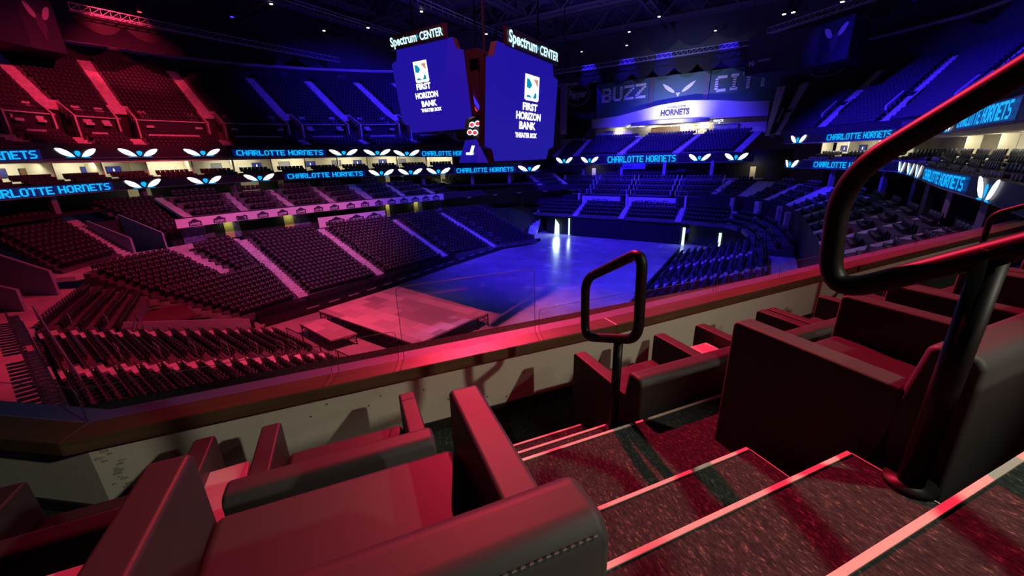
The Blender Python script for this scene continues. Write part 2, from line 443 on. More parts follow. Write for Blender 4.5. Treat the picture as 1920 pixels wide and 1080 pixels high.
# ledge: wood cap and grey outer strip
mb = MB(); along(mb, -.10, .06, -1.34, -1.262)
o = mb.build('trim_1', M['wood']); me = o.data
mw = Matrix.Translation(ORG) @ Matrix.Rotation(NROT, 4, 'Z'); me.transform(mw.inverted()); o.matrix_world = mw; struct(o)
bv = o.modifiers.new('bevel', 'BEVEL'); bv.width = .006; bv.segments = 2
mb = MB(); along(mb, .06, .185, -1.36, -1.275); struct(rebase(mb.build('trim_2', M['strip_near']), ORG))
# parapet below the ledge on the arena side
mb = MB(); along(mb, .10, .18, -3.4, -1.36); struct(rebase(mb.build('wall_parapet', M['midgrey']), ORG))

# floors and steps (carpet)
mb = MB()
nbox(mb, 1.27, 3.9, -4.0, 9.0, -2.0, -1.84)
CF = mb.build('floor_front', M['carpet'])
def localise(o):
    mw = Matrix.Translation(ORG) @ Matrix.Rotation(NROT, 4, 'Z'); o.data.transform(mw.inverted()); o.matrix_world = mw; return struct(o)
localise(CF)
mb = MB(); nbox(mb, -2.2, 1.27, -4.0, 9.0, -2.2, -1.24); localise(mb.build('floor_middle', M['carpet']))
mb = MB(); nbox(mb, -2.4, .225, -4.0, 9.0, -1.24, -.64); localise(mb.build('floor_upper', M['carpet']))
for nm, u0, u1, v0, v1, z0, z1 in (('step_lowest', 1.5301, 1.81, .26, 1.19, -1.84, -1.64), ('step_low', 1.2701, 1.53, .26, 1.18, -1.84, -1.44),
                                   ('step_high', .501, .78, .29, 1.235, -1.24, -1.04), ('step_highest', .2251, .50, .29, 1.245, -1.24, -.84)):
    mb = MB(); nbox(mb, u0, u1, v0, v1, z0, z1); localise(mb.build(nm, M['carpet']))
# pale nosings: one per step edge
def nosing(i, u, v0, v1, z, side=None):
    mb = MB(); nbox(mb, u - .009, u + .004, v0, v1, z - .02, z + .004)
    if side: nbox(mb, side, u - .009, v1 - .002, v1 + .002, z - .03, z + .004)
    struct(rebase(mb.build('trim_%d' % i, M['nosing']), N(u, (v0 + v1) / 2, z)))
nosing(3, 1.81, .26, 1.185, -1.64, 1.53); nosing(4, 1.53, .26, 1.175, -1.44, 1.27); nosing(5, 1.27, .2, 5.0, -1.24)
nosing(6, .78, .29, 1.23, -1.04, .50); nosing(7, .50, .29, 1.24, -.84, .225); nosing(8, .225, .1, 5.0, -.64)

# ---------------------------------------------------------------- armchairs
_parts = {}
def chair_parts(wd, near=False):
    k = (round(wd, 2), near)
    if k in _parts: return _parts[k]
    at = .085; D = .33; P = []
    def cb(fn, name, m, bev):
        mb = MB(); fn(mb); P.append((name, mb, m, bev))
    for s in (-1, 1):
        x0 = s * (wd / 2) if s < 0 else wd / 2 - at
        cb(lambda mb, x0=x0: mb.prism([(x0, D, .055), (x0, D - .004, .60), (x0, D - .016, .618), (x0, -.20, .618), (x0, -.25, .055)], (at, 0, 0)), 'armrest', 'vinyl', (.012, 3))
    h = wd / 2
    def back(mb):
        prof = [(-.145, .30), (-.212, .745), (-.225, .765), (-.305, .765), (-.328, .735), (-.33, .055), (-.20, .055)]
        mb.prism([(-h, y, z) for y, z in prof], (wd, 0, 0))
    cb(back, 'backrest', 'vinyl', (.02, 4))
    cb(lambda mb: mb.obox((-h + at + .003, -.20, .27), (wd - 2 * at - .006, 0, 0), (0, .51, 0), (0, 0, .165)), 'seat_cushion', 'vinyl', (.028, 4))
    cb(lambda mb: mb.obox((-h + at + .004, -.20, .07), (wd - 2 * at - .008, 0, 0), (0, .47, 0), (0, 0, .20)), 'seat_base', 'vinyl', None)
    for sx in (-1, 1):
        for sy in (-1, 1):
            cb(lambda mb, sx=sx, sy=sy: mb.box((sx * (h - .05), sy * .25 - .02, .0285), (.05, .05, .055)), 'leg', 'black', None)
    if near:
        def st(mb):
            n = int(wd / .0125)
            for i in range(n):
                x = -h + .02 + i * (wd - .04) / n
                mb.obox((x, -.3235, .7485), (.0065, 0, 0), (0, .0016, .0016), (0, -.0012, .0012))
        cb(st, 'stitching', 'stitch', None)
    _parts[k] = [(n, mb, m, b) for n, mb, m, b in P]
    return _parts[k]
_meshes = {}
def armchair(uc, vc, wd, floor_z, label, rot=0.0, near=False):
    r = empty('armchair', N(uc, vc, floor_z), NROT + rot, label, 'armchair', 'lounge armchairs in the theatre box')
    for i, (n, mb, m, bev) in enumerate(chair_parts(wd, near)):
        k = (round(wd, 2), near, i)
        if k not in _meshes:
            o = mb.build(n, M[m], r, bevel=bev); _meshes[k] = o
        else:
            src = _meshes[k]; o = src.copy(); COL.objects.link(o); o.parent = r; o.matrix_parent_inverse = Matrix.Identity(4)
        if n == 'stitching': o['label'] = 'pale dashed seam along the back'
    return r
F1, F2 = -1.84, -1.24
def row1(v0, v1, label, rot=0, u=1.67): armchair(u, (v0 + v1) / 2, .74, F1, label, rot)
armchair(.655, -.11, .77, F2, 'largest red-lit armchair at the bottom, nearest the viewer, left of the stairs', 0, True)
row1(-.55, .20, 'low armchair against the cream wall, just in front of the nearest armchair')
row1(-1.47, -.735, 'dark red armchair at the left edge of the photo, by the bend in the wall', R(1.5), 1.68)
row1(1.22, 1.97, 'armchair right behind the post of the small loop handrail, facing the glass')
row1(2.27, 3.01, 'wall-side armchair second to the right of the small loop handrail')
row1(3.03, 3.77, 'wall-side armchair third to the right of the small loop handrail')
row1(4.06, 4.80, 'wall-side armchair farthest right, mostly hidden behind the large handrail')
armchair(.655, 1.69, .75, F2, 'dark armchair whose tall side panel stands right of the carpeted stairs', 0)
armchair(.655, 2.71, .75, F2, 'armchair seen behind the post of the large handrail, upper row')
armchair(.655, 3.49, .75, F2, 'armchair at the right edge of the photo under the large handrail')
for a_, lab in ((1.69, 'unseen armchair in the highest row, first right of the stairs'), (2.71, 'unseen armchair in the highest row, second right of the stairs'), (3.49, 'unseen armchair in the highest row, third right of the stairs')): armchair(-.38, a_, .75, -.64, lab)  # out-of-view chairs, added to block the box lamps from the row below
# white side tables between chairs
def side_table(u0, u1, v0, v1, fz, label, rot=0.0):
    c = N((u0 + u1) / 2, (v0 + v1) / 2, fz); r = empty('side_table', c, NROT + rot, label, 'side table', 'white side tables between armchairs')
    w_, d_ = v1 - v0, u1 - u0
    mb = MB(); mb.obox((-w_ / 2, -d_ / 2, .515), (w_, 0, 0), (0, d_, 0), (0, 0, .025)); mb.build('table_top', M['table'], r, bevel=(.004, 2))
    mb = MB(); mb.obox((-w_ / 2 + .02, -d_ / 2 + .03, 0), (w_ - .04, 0, 0), (0, d_ - .06, 0), (0, 0, .515)); mb.build('cabinet', M['black'], r)
side_table(1.50, 1.84, -.755, -.575, F1, 'white-topped side table wedged between two wall-side armchairs on the left', R(4))
side_table(.40, .81, -.775, -.515, F2, 'white-topped side table at the bottom left edge beside the nearest armchair')
side_table(1.45, 1.85, 2.0, 2.24, F1, 'white side table hidden between the wall-side armchairs right of the stairs')

# ---------------------------------------------------------------- handrails
def loop_rail(v, label):
    r = empty('handrail', N(1.47, v, -1.44), 0, label, 'handrail', None)
    pts = arc_corner([N(1.79, v, -.655), N(1.345, v, -.405), N(1.33, v, -.825), N(1.775, v, -1.005)], .085, 7, True)
    pts = [p - r.location for p in pts]
    mb = MB(); mb.tube(pts, .0245, 14, True); mb.build('grab_loop', M['railmetal'], r, smooth=True)
    mb = MB(); mb.tube([Vector((0, 0, 0)), Vector((0, 0, .545))], .0235, 14); mb.build('post', M['railmetal'], r, smooth=True)
    mb = MB(); mb.tube([Vector((0, 0, 0.001)), Vector((0, 0, .012))], .05, 18); mb.build('base_flange', M['railmetal'], r, smooth=True)
    return r
loop_rail(1.165, 'small black tube handrail bent into a closed loop on one post')
loop_rail(5.75, 'black loop handrail far right at the next stairs, beyond the wall-side chairs')
v = 1.25
r = empty('handrail', N(.365, v, -.84), 0, 'large black handrail sweeping across the right side of the photo', 'handrail')
pts = arc_corner([N(-.45, v, .84), N(-.2, v, .63), N(.40, v, .145), N(.685, v, -.075), N(.655, v, -.405), N(.35, v, -.21), N(-.2, v, .15), N(-.45, v, .31)], .12, 8, True)
mb = MB(); mb.tube([p - r.location for p in pts], .0275, 16, True); mb.build('grab_loop', M['railmetal'], r, smooth=True)
mb = MB(); mb.tube([Vector((0, 0, 0)), Vector((0, 0, .63))], .0265, 16); mb.build('post', M['railmetal'], r, smooth=True)
mb = MB(); mb.tube([Vector((0, 0, 0.001)), Vector((0, 0, .012))], .055, 18); mb.build('base_flange', M['railmetal'], r, smooth=True)

# ---------------------------------------------------------------- guard glass
def glass_panel(v0, v1, z1, label, pts=None):
    base = miter(WALL, .068)
    def uof(v):
        if pts: return None
        return base[1][0] + (0 if v <= 1.8 else .05 * (v - 1.8))
    if pts: a, b = pts
    else: a, b = (uof(v0), v0), (uof(v1), v1)
    A, B = N(*a, -1.262), N(*b, -1.262); d = (B - A).normalized(); n = Vector((-d.y, d.x, 0))
    r = empty('glass_panel', (A + B) / 2, math.atan2(d.y, d.x), label, 'glass panel', 'guard glass along the wooden ledge')
    L = (B - A).length; h = z1 + 1.262
    mb = MB(); mb.obox((-L / 2, -.005, 0), (L, 0, 0), (0, .010, 0), (0, 0, h)); mb.build('pane', M['glass'], r)
    rr = .03
    pp = [Vector((-L / 2, 0, 0)), Vector((-L / 2, 0, h - rr)), Vector((-L / 2 + rr * .3, 0, h - rr * .3)), Vector((-L / 2 + rr, 0, h)), Vector((L / 2 - rr, 0, h)), Vector((L / 2 - rr * .3, 0, h - rr * .3)), Vector((L / 2, 0, h - rr)), Vector((L / 2, 0, 0))]
    mb = MB(); mb.tube(pp, .0020, 6); mb.build('polished_edge', M['glass_edge'], r, smooth=True)
base = miter(WALL, .068)
glass_panel(0, 0, -1.06, 'guard glass left of the ledge bend, at the left edge', ((base[1][0] + .515 * 2.2, base[1][1] - .857 * 2.2), (base[1][0] + .515 * .02, base[1][1] - .857 * .02)))
glass_panel(-1.42, -.24, -1.07, 'low guard glass right of the ledge bend, over the near seating')
glass_panel(-.20, .17, -1.06, 'narrow low guard glass just left of the tall pane')
glass_panel(.205, 1.18, -.765, 'tall guard glass pane in line with the stairs, over the stage')
glass_panel(1.215, 2.11, -1.09, 'low guard glass directly behind the small loop handrail')
glass_panel(2.15, 3.07, -1.11, 'low guard glass over the blue seats, right of the small handrail')
glass_panel(3.11, 4.05, -1.12, 'low guard glass left of the large handrail bend')
glass_panel(4.09, 4.83, -1.12, 'low guard glass behind the bend of the large handrail')
glass_panel(4.87, 5.85, -.80, 'tall guard glass pane framed inside the large handrail')
glass_panel(5.89, 6.9, -1.12, 'low guard glass right of the tall pane inside the large handrail')
glass_panel(6.94, 8.2, -1.12, 'low guard glass farthest right below the large handrail')

# ================================================================ the arena bowl (far)
SEATS = []      # (position, facing angle, block phrase, row phrase, seat ordinal, kind)
def block(name, F0, F1, B0, B1, n, phrase=None, seats=True, kind='lower', skirt=0.6, margin=0.3, pitch=0.54, m='concrete'):
    """stepped terrace: front edge F0-F1 (left to right seen from the floor is F1-F0), back edge B0-B1, n rows"""
    F0, F1, B0, B1 = map(Vector, (F0, F1, B0, B1)); mb = MB()
    for k in range(n):
        t0, t1 = k / n, (k + 1) / n; zt = k / max(n - 1, 1)
        z = F0.z + (B0.z - F0.z) * zt; zz = F1.z + (B1.z - F1.z) * zt
        a, b, c, d = F0.lerp(B0, t0), F1.lerp(B1, t0), F1.lerp(B1, t1), F0.lerp(B0, t1)
        rise = (B0.z - F0.z) / max(n - 1, 1); lo = rise + skirt if k else skirt
        mb.prism([Vector((a.x, a.y, z - lo)), Vector((b.x, b.y, zz - lo)), Vector((c.x, c.y, zz - lo)), Vector((d.x, d.y, z - lo))], (0, 0, lo))
        if seats:
            p, q = a.lerp(d, .62), b.lerp(c, .62); L = (q - p).xy.length; cnt = int((L - 2 * margin) / pitch)
            e = (q - p).xy.normalized(); nx = Vector((a.x + b.x - c.x - d.x, a.y + b.y - c.y - d.y)).normalized()
            ang = math.atan2(nx.y, nx.x)
            for j in range(cnt):
                s = (L - cnt * pitch) / 2 + (j + .5) * pitch
                SEATS.append((Vector((p.x + e.x * s, p.y + e.y * s, z + (zz - z) * s / L)), ang, phrase, k, n, j, cnt, kind))
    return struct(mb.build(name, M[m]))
def stair(name, F0, F1, B0, B1, n, m='tread'):
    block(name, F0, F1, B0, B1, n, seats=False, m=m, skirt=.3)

# event floor
mb = MB(); mb.quad((-60, -12, 0), (26, -12, 0), (26, 96, 0), (-60, 96, 0)); struct(mb.build('floor', M['floor']))

# --- end stand (nearest), rows of 16: A = aisle nearest the ledge, B = far aisle
def Ai(i): return Vector((-29.2 + .118 * i, 3.3 + .812 * i, 5 - .294 * i))
def Bi(i): return Vector((-37.6 + .118 * i, 4.0 + .812 * i, 5 - .294 * i))
E1 = Vector((8.4, -.7, 0)).normalized()
n_end = 16
def end_block(name, o0, o1, base, phrase, i0=0, i1=15.0, **k):
    n = int(round(i1 - i0)) + 1
    block(name, base(i1 + .5) + E1 * o0, base(i1 + .5) + E1 * o1, base(i0 - .5) + E1 * o0, base(i0 - .5) + E1 * o1, n, phrase, **k) if False else None
    F0, F1 = base(i1) + E1 * o0, base(i1) + E1 * o1
    B0, B1 = base(i0) + E1 * o0, base(i0) + E1 * o1
    d = Vector((.118, .812, 0)) * .5
    for v in (F0, F1): v += d
    for v in (B0, B1): v -= d
    block(name, F1, F0, B1, B0, n, phrase, **k)
end_block('terrace_end_middle', .65, 7.8, Bi, 'near stand, block between the two aisles')
end_block('terrace_end_near', .65, 13.5, Ai, 'near stand, block beside the glass')
end_block('aisle_end_far', -.65, .65, Bi, None, seats=False, m='tread')
end_block('aisle_end_near', -.65, .65, Ai, None, seats=False, m='tread')
# angled block left of the far aisle: top five rows
C0, C1 = Vector((-48.3, 8.2, 5)), Vector((-46.6, 11.6, 3.82))
block('terrace_end_angled', Bi(4.5) - E1 * .65, C1, Bi(-.5) - E1 * .65, C0, 5, 'angled block left of the near stand')
# aisle between the angled block and the corner
stair('aisle_corner', (-41.0, 16.2, 1.0), (-42.3, 15.2, 1.0), (-48.6, 8.6, 5.2), (-49.8, 7.4, 5.2), 14)
# corner fan and sideline blocks
AF = [(-41.3, 22.9, .9), (-40.1, 32.8, .9), (-39.1, 44.3, .9), (-36.8, 53.8, .9), (-33.0, 62.5, .9)]
AB = [(-51.6, 22.4, 6.5), (-49.6, 31.2, 6.5), (-46.4, 41.0, 6.5), (-44.7, 49.6, 6.5), (-42.0, 58.5, 6.3)]
def shift(p, d): return Vector(p) + Vector((0, d, 0))
block('terrace_corner_lower', (-41.1, 16.3, .9), shift(AF[0], -.55), (-45.3, 11.9, 3.5), shift(lerp(AF[0], AB[0], .5), -.5), 9, 'curved corner block', pitch=.5)
block('terrace_corner_left', (-45.3, 11.9, 3.7), lerp((-45.3, 11.9, 3.7), (-46.4, 22.2, 3.7), .62), (-49.2, 8.4, 6.3), (-51.2, 15.8, 6.3), 9, 'curved corner block')
a_ = lerp((-45.3, 11.9, 3.7), (-46.4, 22.2, 3.7), .62)
stair('aisle_corner_short', a_, a_ + Vector((0, 1.0, 0)), (-51.2, 15.8, 6.3), (-51.3, 16.9, 6.3), 8)
block('terrace_corner_right', a_ + Vector((0, 1.0, 0)), shift((-46.4, 22.2, 3.7), -.5), (-51.3, 16.9, 6.3), shift(AB[0], -.55), 9, 'curved corner block')
for i in range(4):
    block('terrace_sideline', shift(AF[i], .55), shift(AF[i + 1], -.55), shift(AB[i], .55), shift(AB[i + 1], -.55), 18, 'in the far sideline bowl')
for i in range(4):
    stair('aisle_sideline', shift(AF[i], -.55), shift(AF[i], .55), shift(AB[i], -.55), shift(AB[i], .55), 26)
# low black front rows and rail along the floor edge
fr = [(-38.9, 17.2), (-38.0, 22.3), (-37.3, 30.3), (-37.1, 43.3), (-36.1, 58.1), (-33.5, 64)]
mb = MB()
for a, b in zip(fr, fr[1:]):
    a = Vector((*a, 0)); b = Vector((*b, 0)); d = (b - a).normalized(); n = Vector((-d.y, d.x, 0))
    mb.obox(a + n * .0, b - a, n * .12, (0, 0, .62))
    mb.obox(a + n * 1.1, b - a, n * 2.6, (0, 0, .30))
    mb.obox(a + n * 1.9, b - a, n * 1.5, (0, 0, .95))
struct(mb.build('wall_floor_edge', M['black']))
P_ = Path(fr); d = 4.0
k = 0
while d < P_.l[-1] - 2:
    a, b = P_.at(d, -.02, .62), P_.at(d + 1.25, -.02, .62); e = b - a
    mb = MB(); mb.obox(a, e, Vector((-e.y, e.x, 0)).normalized() * .2, (0, 0, .045)); o = rebase(mb.build('bench_cap', M['strip']), (a + b) / 2)
    k += 1; tag(o, 'pale cap strip on the black barrier below the far sideline seats, %s from the stage' % ORD[k], 'cap strip', 'pale strips along the floor-edge barrier'); d += 2.35
# ramp and tunnel between the far aisle and the corner fan
mb = MB()
a, b = Vector((-38.75, 7.4, 0)), Vector((-37.0, 15.2, 0)); e = (b - a); n = Vector((-e.y, e.x, 0)).normalized() * .18
mb.prism([a, b, b + Vector((0, 0, 2.0)), a + Vector((0, 0, 4.25))], n); struct(mb.build('wall_ramp', M['strip']))
mb = MB(); mb.prism([Vector(p) for p in ((-44.3, 9.4, 2.7), (-39.3, 9.6, 2.7), (-40.2, 12.6, 2.6), (-44.4, 13.2, 2.6))], (0, 0, .25)); struct(mb.build('wall_tunnel_roof', mat('dark red cover', (.13, .05, .06), .6)))
mb = MB(); mb.prism([Vector(p) for p in ((-44.4, 13.3, 0), (-40.2, 12.7, 0), (-39.6, 16.6, 0), (-41.2, 16.3, 0))], (0, 0, .8)); struct(mb.build('wall_tunnel_side', M['black']))
# concourse floor and wall at the left edge behind the near stand
mb = MB(); mb.prism([Vector(p) for p in ((-23, 2.2, 5.0), (-38.6, 3.55, 5.0), (-48.9, 7.7, 5.0), (-56, 4, 5.0), (-44, -12, 5.0), (-14, -12, 5.0))], (0, 0, .25))
struct(mb.build('floor_concourse_near', mat('dusty concourse floor', (.52, .50, .52), .8, noise=(.5, .2))))
mb = MB(); mb.prism([Vector(p) for p in ((-48.9, 7.9, 5.9), (-51.8, 14.5, 5.9), (-51.9, 22.4, 6.2), (-54.4, 22.2, 6.2), (-55.5, 14.0, 6.0), (-58, 5.5, 5.9), (-50, 6.6, 5.9))], (0, 0, .4))
struct(mb.build('floor_cross_aisle', M['tread']))
# upper corner block with its two walled vomitories
block('terrace_corner_upper', (-50.9, 7.6, 6.6), (-54.8, 12.6, 6.6), (-64.5, 5.0, 10.3), (-66.4, 10.7, 10.3), 13, 'in the upper corner block under the ribbon board')
stair('aisle_corner_upper', (-54.8, 12.6, 6.4), (-55.3, 13.7, 6.4), (-66.4, 10.7, 10.1), (-66.9, 12.1, 10.1), 22)
block('terrace_corner_upper_right', (-56.6, 17.4, 7.3), (-55.6, 21.5, 7.3), (-68.0, 14.0, 10.6), (-68.6, 22.0, 10.6), 11, 'in the dark block right of the walled stairwell')
def wall_slab(name, a, b, za0, za1, zb0, zb1, th, m):
    a = Vector((*a, 0)); b = Vector((*b, 0)); e = b - a; n = Vector((-e.y, e.x, 0)).normalized() * th; mb = MB()
    mb.prism([Vector((a.x, a.y, za0)), Vector((b.x, b.y, zb0)), Vector((b.x, b.y, zb1)), Vector((a.x, a.y, za1))], n)
    return struct(mb.build(name, M[m]))
wall_slab('wall_stairwell_near', (-55.4, 13.9), (-62.5, 12.6), 6.3, 8.0, 6.3, 9.6, .18, 'bluegrey')
wall_slab('wall_stairwell_far', (-56.3, 16.9), (-63.0, 15.4), 6.3, 8.0, 6.3, 9.9, .18, 'bluegrey')
wall_slab('wall_stairwell_back', (-62.4, 12.6), (-62.9, 15.4), 6.3, 9.3, 6.3, 9.3, .15, 'darkwall')
wall_slab('wall_left_vomitory', (-47.7, 6.6), (-58.5, 2.4), 4.9, 7.3, 4.9, 10.4, .2, 'bluegrey')
wall_slab('wall_left_vomitory_front', (-44.5, 4.3), (-51.0, 1.5), 5.2, 6.9, 5.2, 8.2, .2, 'bluegrey')

# --- right lower stand: rows rise towards +x
def right_block(name, y0, y1, phrase, **k):
    block(name, (-9.0, y1, .9), (-9.0, y0, .9), (1.45, y1 - .1, 4.15), (1.45, y0 - .1, 4.15), 12, phrase, **k)
right_block('terrace_right', 12.0, 22.9, 'in the right-hand stand, nearest block')
right_block('terrace_right', 24.1, 33.4, 'in the right-hand stand')
right_block('terrace_right', 34.6, 43.1, 'in the right-hand stand')
right_block('terrace_right', 44.3, 51.3, 'in the right-hand stand')
right_block('terrace_right', 52.5, 61.0, 'in the right-hand stand')
for y in (23.5, 34.0, 43.7, 51.9): right_block('aisle_right', y - .6, y + .6, None, seats=False, m='tread')
mb = MB(); mb.obox((1.45, 6, 3.9), (2.6, 0, 0), (0, 57, 0), (0, 0, .3)); struct(mb.build('floor_walkway_right', M['tread']))
mb = MB(); mb.obox((1.5, 8, 4.2), (.06, 0, 0), (0, 40, 0), (0, 0, .7)); struct(mb.build('wall_walkway_screen', M['black']))
mb = MB(); mb.obox((-9.25, 12, 0), (.15, 0, 0), (0, 50, 0), (0, 0, 1.5)); struct(mb.build('wall_right_floor_edge', M['black']))

# --- parapet and banner below the mid tier (left side)
PAR = [(-57.5, 12.0), (-54.6, 17.3), (-54.3, 24.2), (-52.3, 33.4), (-49.9, 42.1), (-46.4, 51.5), (-43.5, 60), (-39.5, 69.2), (-32.0, 77.0)]
PP = Path(PAR)
mb = MB(); PP.wall(mb, 5.6, 8.45, 1.6, 0, 5.8, PP.l[-1]); PP.wall(mb, 8.45, 9.5, .0, .15, 6.3, PP.l[-1]); struct(mb.build('wall_mid_tier', M['darkwall']))
# mid-tier loge terraces
def ring_block(name, path, d0, d1, off0, off1, z0, z1, n, phrase, step=6.0, gap=.0, **k):
    m_ = max(1, int(round((d1 - d0) / step))); st = (d1 - d0) / m_
    for i in range(m_):
        a, b = d0 + i * st + gap, d0 + (i + 1) * st - gap
        block(name, path.at(a, off0, z0), path.at(b, off0, z0), path.at(a, off1, z1), path.at(b, off1, z1), n, phrase, **k)
ring_block('terrace_loge', PP, 8.6, PP.l[-1] - 1.0, .2, 11.5, 8.6, 11.2, 5, 'in the loge tier above the banner', 5.6, .45, kind='loge', margin=.5, pitch=.62, skirt=.2)
# stair strips between the loge blocks
mb = MB()
m_ = max(1, int(round((PP.l[-1] - 9.6) / 5.6))); st = (PP.l[-1] - 9.6) / m_
LOGE_D = [8.6 + i * st for i in range(m_ + 1)]
for d in LOGE_D:
    a, b = PP.at(max(d - .45, .1), .2, 8.6), PP.at(min(d + .45, PP.l[-1] - .1), .2, 8.6)
    c, e = PP.at(min(d + .45, PP.l[-1] - .1), 11.5, 11.2), PP.at(max(d - .45, .1), 11.5, 11.2)
    mb.prism([a, b, c, e], (0, 0, -.4))
struct(mb.build('aisle_loge', M['tread']))

# ---------------------------------------------------------------- ribbon boards
LL = [(-50, -6), (-57, 2), (-63.8, 11.2), (-68.3, 18.5), (-69.9, 24.5), (-69.6, 30.5), (-67.8, 36.5), (-64, 43), (-59, 49.3), (-53.8, 54), (-48, 57.3), (-42, 60.5), (-36.8, 65), (-35.3, 67)]
UL = offset_poly(LL, 3.0)
LR = [(2.4, 77), (3, 75), (12.3, 61), (11.7, 52), (9.8, 36.4), (9.3, 28.5), (8, 18), (6.5, 10)]
UR = [(1.8, 77), (9, 66), (12.5, 58.5), (11.3, 48), (9.9, 38), (8.7, 29), (7.5, 18), (6.5, 10)]
ER = [(-40, 83.4), (-2.0, 86.6)]
def ul_z(d):
    xs = [0, 21.5, 29, 37, 44, 50, 61, 70, 78, 95]; zs = [16.2, 16.45, 16.77, 16.82, 16.82, 16.7, 16.57, 16.38, 16.0, 15.7]
    return float(np.interp(d, xs, zs))
def wing_shape(fn, side):
    """one leaf-shaped wing, as a fan; fn(x, y) with x in -1..1, y in 0..1"""
    out = [(.17, .12), (.34, .10), (.56, .18), (.78, .40), (.95, .74), (1.0, .97), (.88, 1.02), (.66, .94), (.44, .72), (.27, .42)]
    return [fn(side * x, y) for x, y in out]
def ribbon(name, pts, zc, hh, label, texts, emblems, eh=1.0, ew=2.6):
    P = Path(pts); zf = zc if callable(zc) else (lambda d: zc)
    c = P.at(P.l[-1] / 2, 0, zf(P.l[-1] / 2) - hh)
    root = empty('ribbon_board', c, 0, label, 'LED ribbon board', None)
    L = Matrix.Translation(-c)
    def fin(mb, nm, m, parent):
        o = mb.build(nm, M[m], None); o.data.transform(L); o.parent = parent; o.matrix_parent_inverse = Matrix.Identity(4); return o
    mb = MB(); n = max(2, int(P.l[-1] / 1.2)); ds = [P.l[-1] * i / n for i in range(n + 1)]
    for a, b in zip(ds, ds[1:]):
        A0, B0, B1, A1 = P.at(a, 0, zf(a) - hh), P.at(b, 0, zf(b) - hh), P.at(b, .35, zf(b) - hh), P.at(a, .35, zf(a) - hh)
        mb.prism([A0, B0, B1, A1], (0, 0, 2 * hh))
    fin(mb, 'board', 'led_off', root)
    mb = MB()
    for a, b in zip(ds, ds[1:]):
        A0, B0, B1, A1 = P.at(a, -.04, zf(a) - hh - .07), P.at(b, -.04, zf(b) - hh - .07), P.at(b, .35, zf(b) - hh - .07), P.at(a, .35, zf(a) - hh - .07)
        mb.prism([A0, B0, B1, A1], (0, 0, .07))
    fin(mb, 'bottom_trim', 'midgrey', root)
    for s0, s1, words in texts:
        mb = MB()
        x0, x1 = s0 - .5, s1 + .5; k = max(1, int((x1 - x0) / 1.2))
        for i in range(k):
            a, b = x0 + (x1 - x0) * i / k, x0 + (x1 - x0) * (i + 1) / k
            if a < 0 or b > P.l[-1]: continue
            mb.quad(P.at(a, -.012, zf(a) - hh * .93), P.at(b, -.012, zf(b) - hh * .93), P.at(b, -.012, zf(b) + hh * .93), P.at(a, -.012, zf(a) + hh * .93))
        bg = fin(mb, 'lit_panel', 'led_deep', root)
        nc = sum(3 if ch == ' ' else 6 for ch in words) - 1; cw = (s1 - s0) / nc; x_ = 0
        for word in words.split(' '):
            mb = MB(); s_ = s0 + x_ * cw; k = 6 * len(word) - 1
            block_text(mb, word, lambda x, y: P.at(s_ + x, -.10, zf(s_ + x) - hh * .72 + y), k * cw, hh * 1.44)
            fin(mb, 'lettering', 'led_cyan', bg); x_ += 6 * len(word) + 3
    for s in emblems:
        f = lambda x, y: P.at(s + x * ew / 2, -.08, zf(s) - eh / 2 + y * eh)
        g = lambda x, y: P.at(s + x * ew / 2, -.10, zf(s) - eh / 2 + y * eh)
        mb = MB(); mb.add([f(x, y) for x, y in ((-1.02, -.06), (1.02, -.06), (1.02, 1.06), (-1.02, 1.06))], [(0, 1, 2, 3)]) if False else None
        for sd in (-1, 1):
            mb = MB(); w_ = wing_shape(f, sd); mb.add(w_, [tuple(range(len(w_)))]); fin(mb, 'emblem_wing', 'led_wing', root)
        wg = root
        mb = MB()
        body = [(-.15, .62), (-.06, .74), (.06, .74), (.15, .62), (.13, .40), (.06, .22), (0, .10), (-.06, .22), (-.13, .40)]
        mb.add([g(x, y) for x, y in body], [tuple(range(len(body)))])
        for sd in (-1, 1):
            q = [(.10, .08), (.20, .03), (.62, .02), (.50, .10), (.22, .13)]
            mb.add([g(sd * x, y) for x, y in q], [tuple(range(5))])
        fin(mb, 'insect_body', 'led_cyan', wg)
    return P
CH = 'CHARLOTTE HORNETS'
PLL = ribbon('LL', LL, 12.91, .52, 'long lower LED ribbon board on the left, with cyan lettering and wing emblems',
             [(14.6, 28.1, CH), (51.1, 62.8, CH), (79.4, 89.6, CH)], [32.3, 39.9, 47.1, 66.0, 71.05, 76.1, 92.6], 1.05, 4.3)
PUL = ribbon('UL', UL, ul_z, .55, 'long upper LED ribbon board on the left, under the red-lit upper deck',
             [(11.4, 24.8, CH), (48.2, 60.9, CH), (78.0, 88.0, CH)], [29.1, 36.1, 43.8, 64.3, 70.0, 75.2], 1.05, 4.7)
PLR = ribbon('LR', LR, 12.9, .5, 'lower LED ribbon board on the right, seen through the large handrail',
             [(7.1, 17.0, CH), (35.7, 48.0, CH)], [2.4, 22.4, 27.2, 32.1, 51.6], 1.1, 3.3)
PUR = ribbon('UR', UR, 16.33, .5, 'upper LED ribbon board on the right, above the lit suites',
             [(8.6, 18.5, CH), (43.9, 54.5, CH)], [3.2, 25.3, 33.4, 40.7], 1.1, 3.2)
PER = ribbon('ER', ER, 13.92, .85, 'straight LED ribbon board across the far end',
             [(11.8, 25.0, CH)], [2.2, 7.9, 29.2, 35.3], 1.25, 3.8)
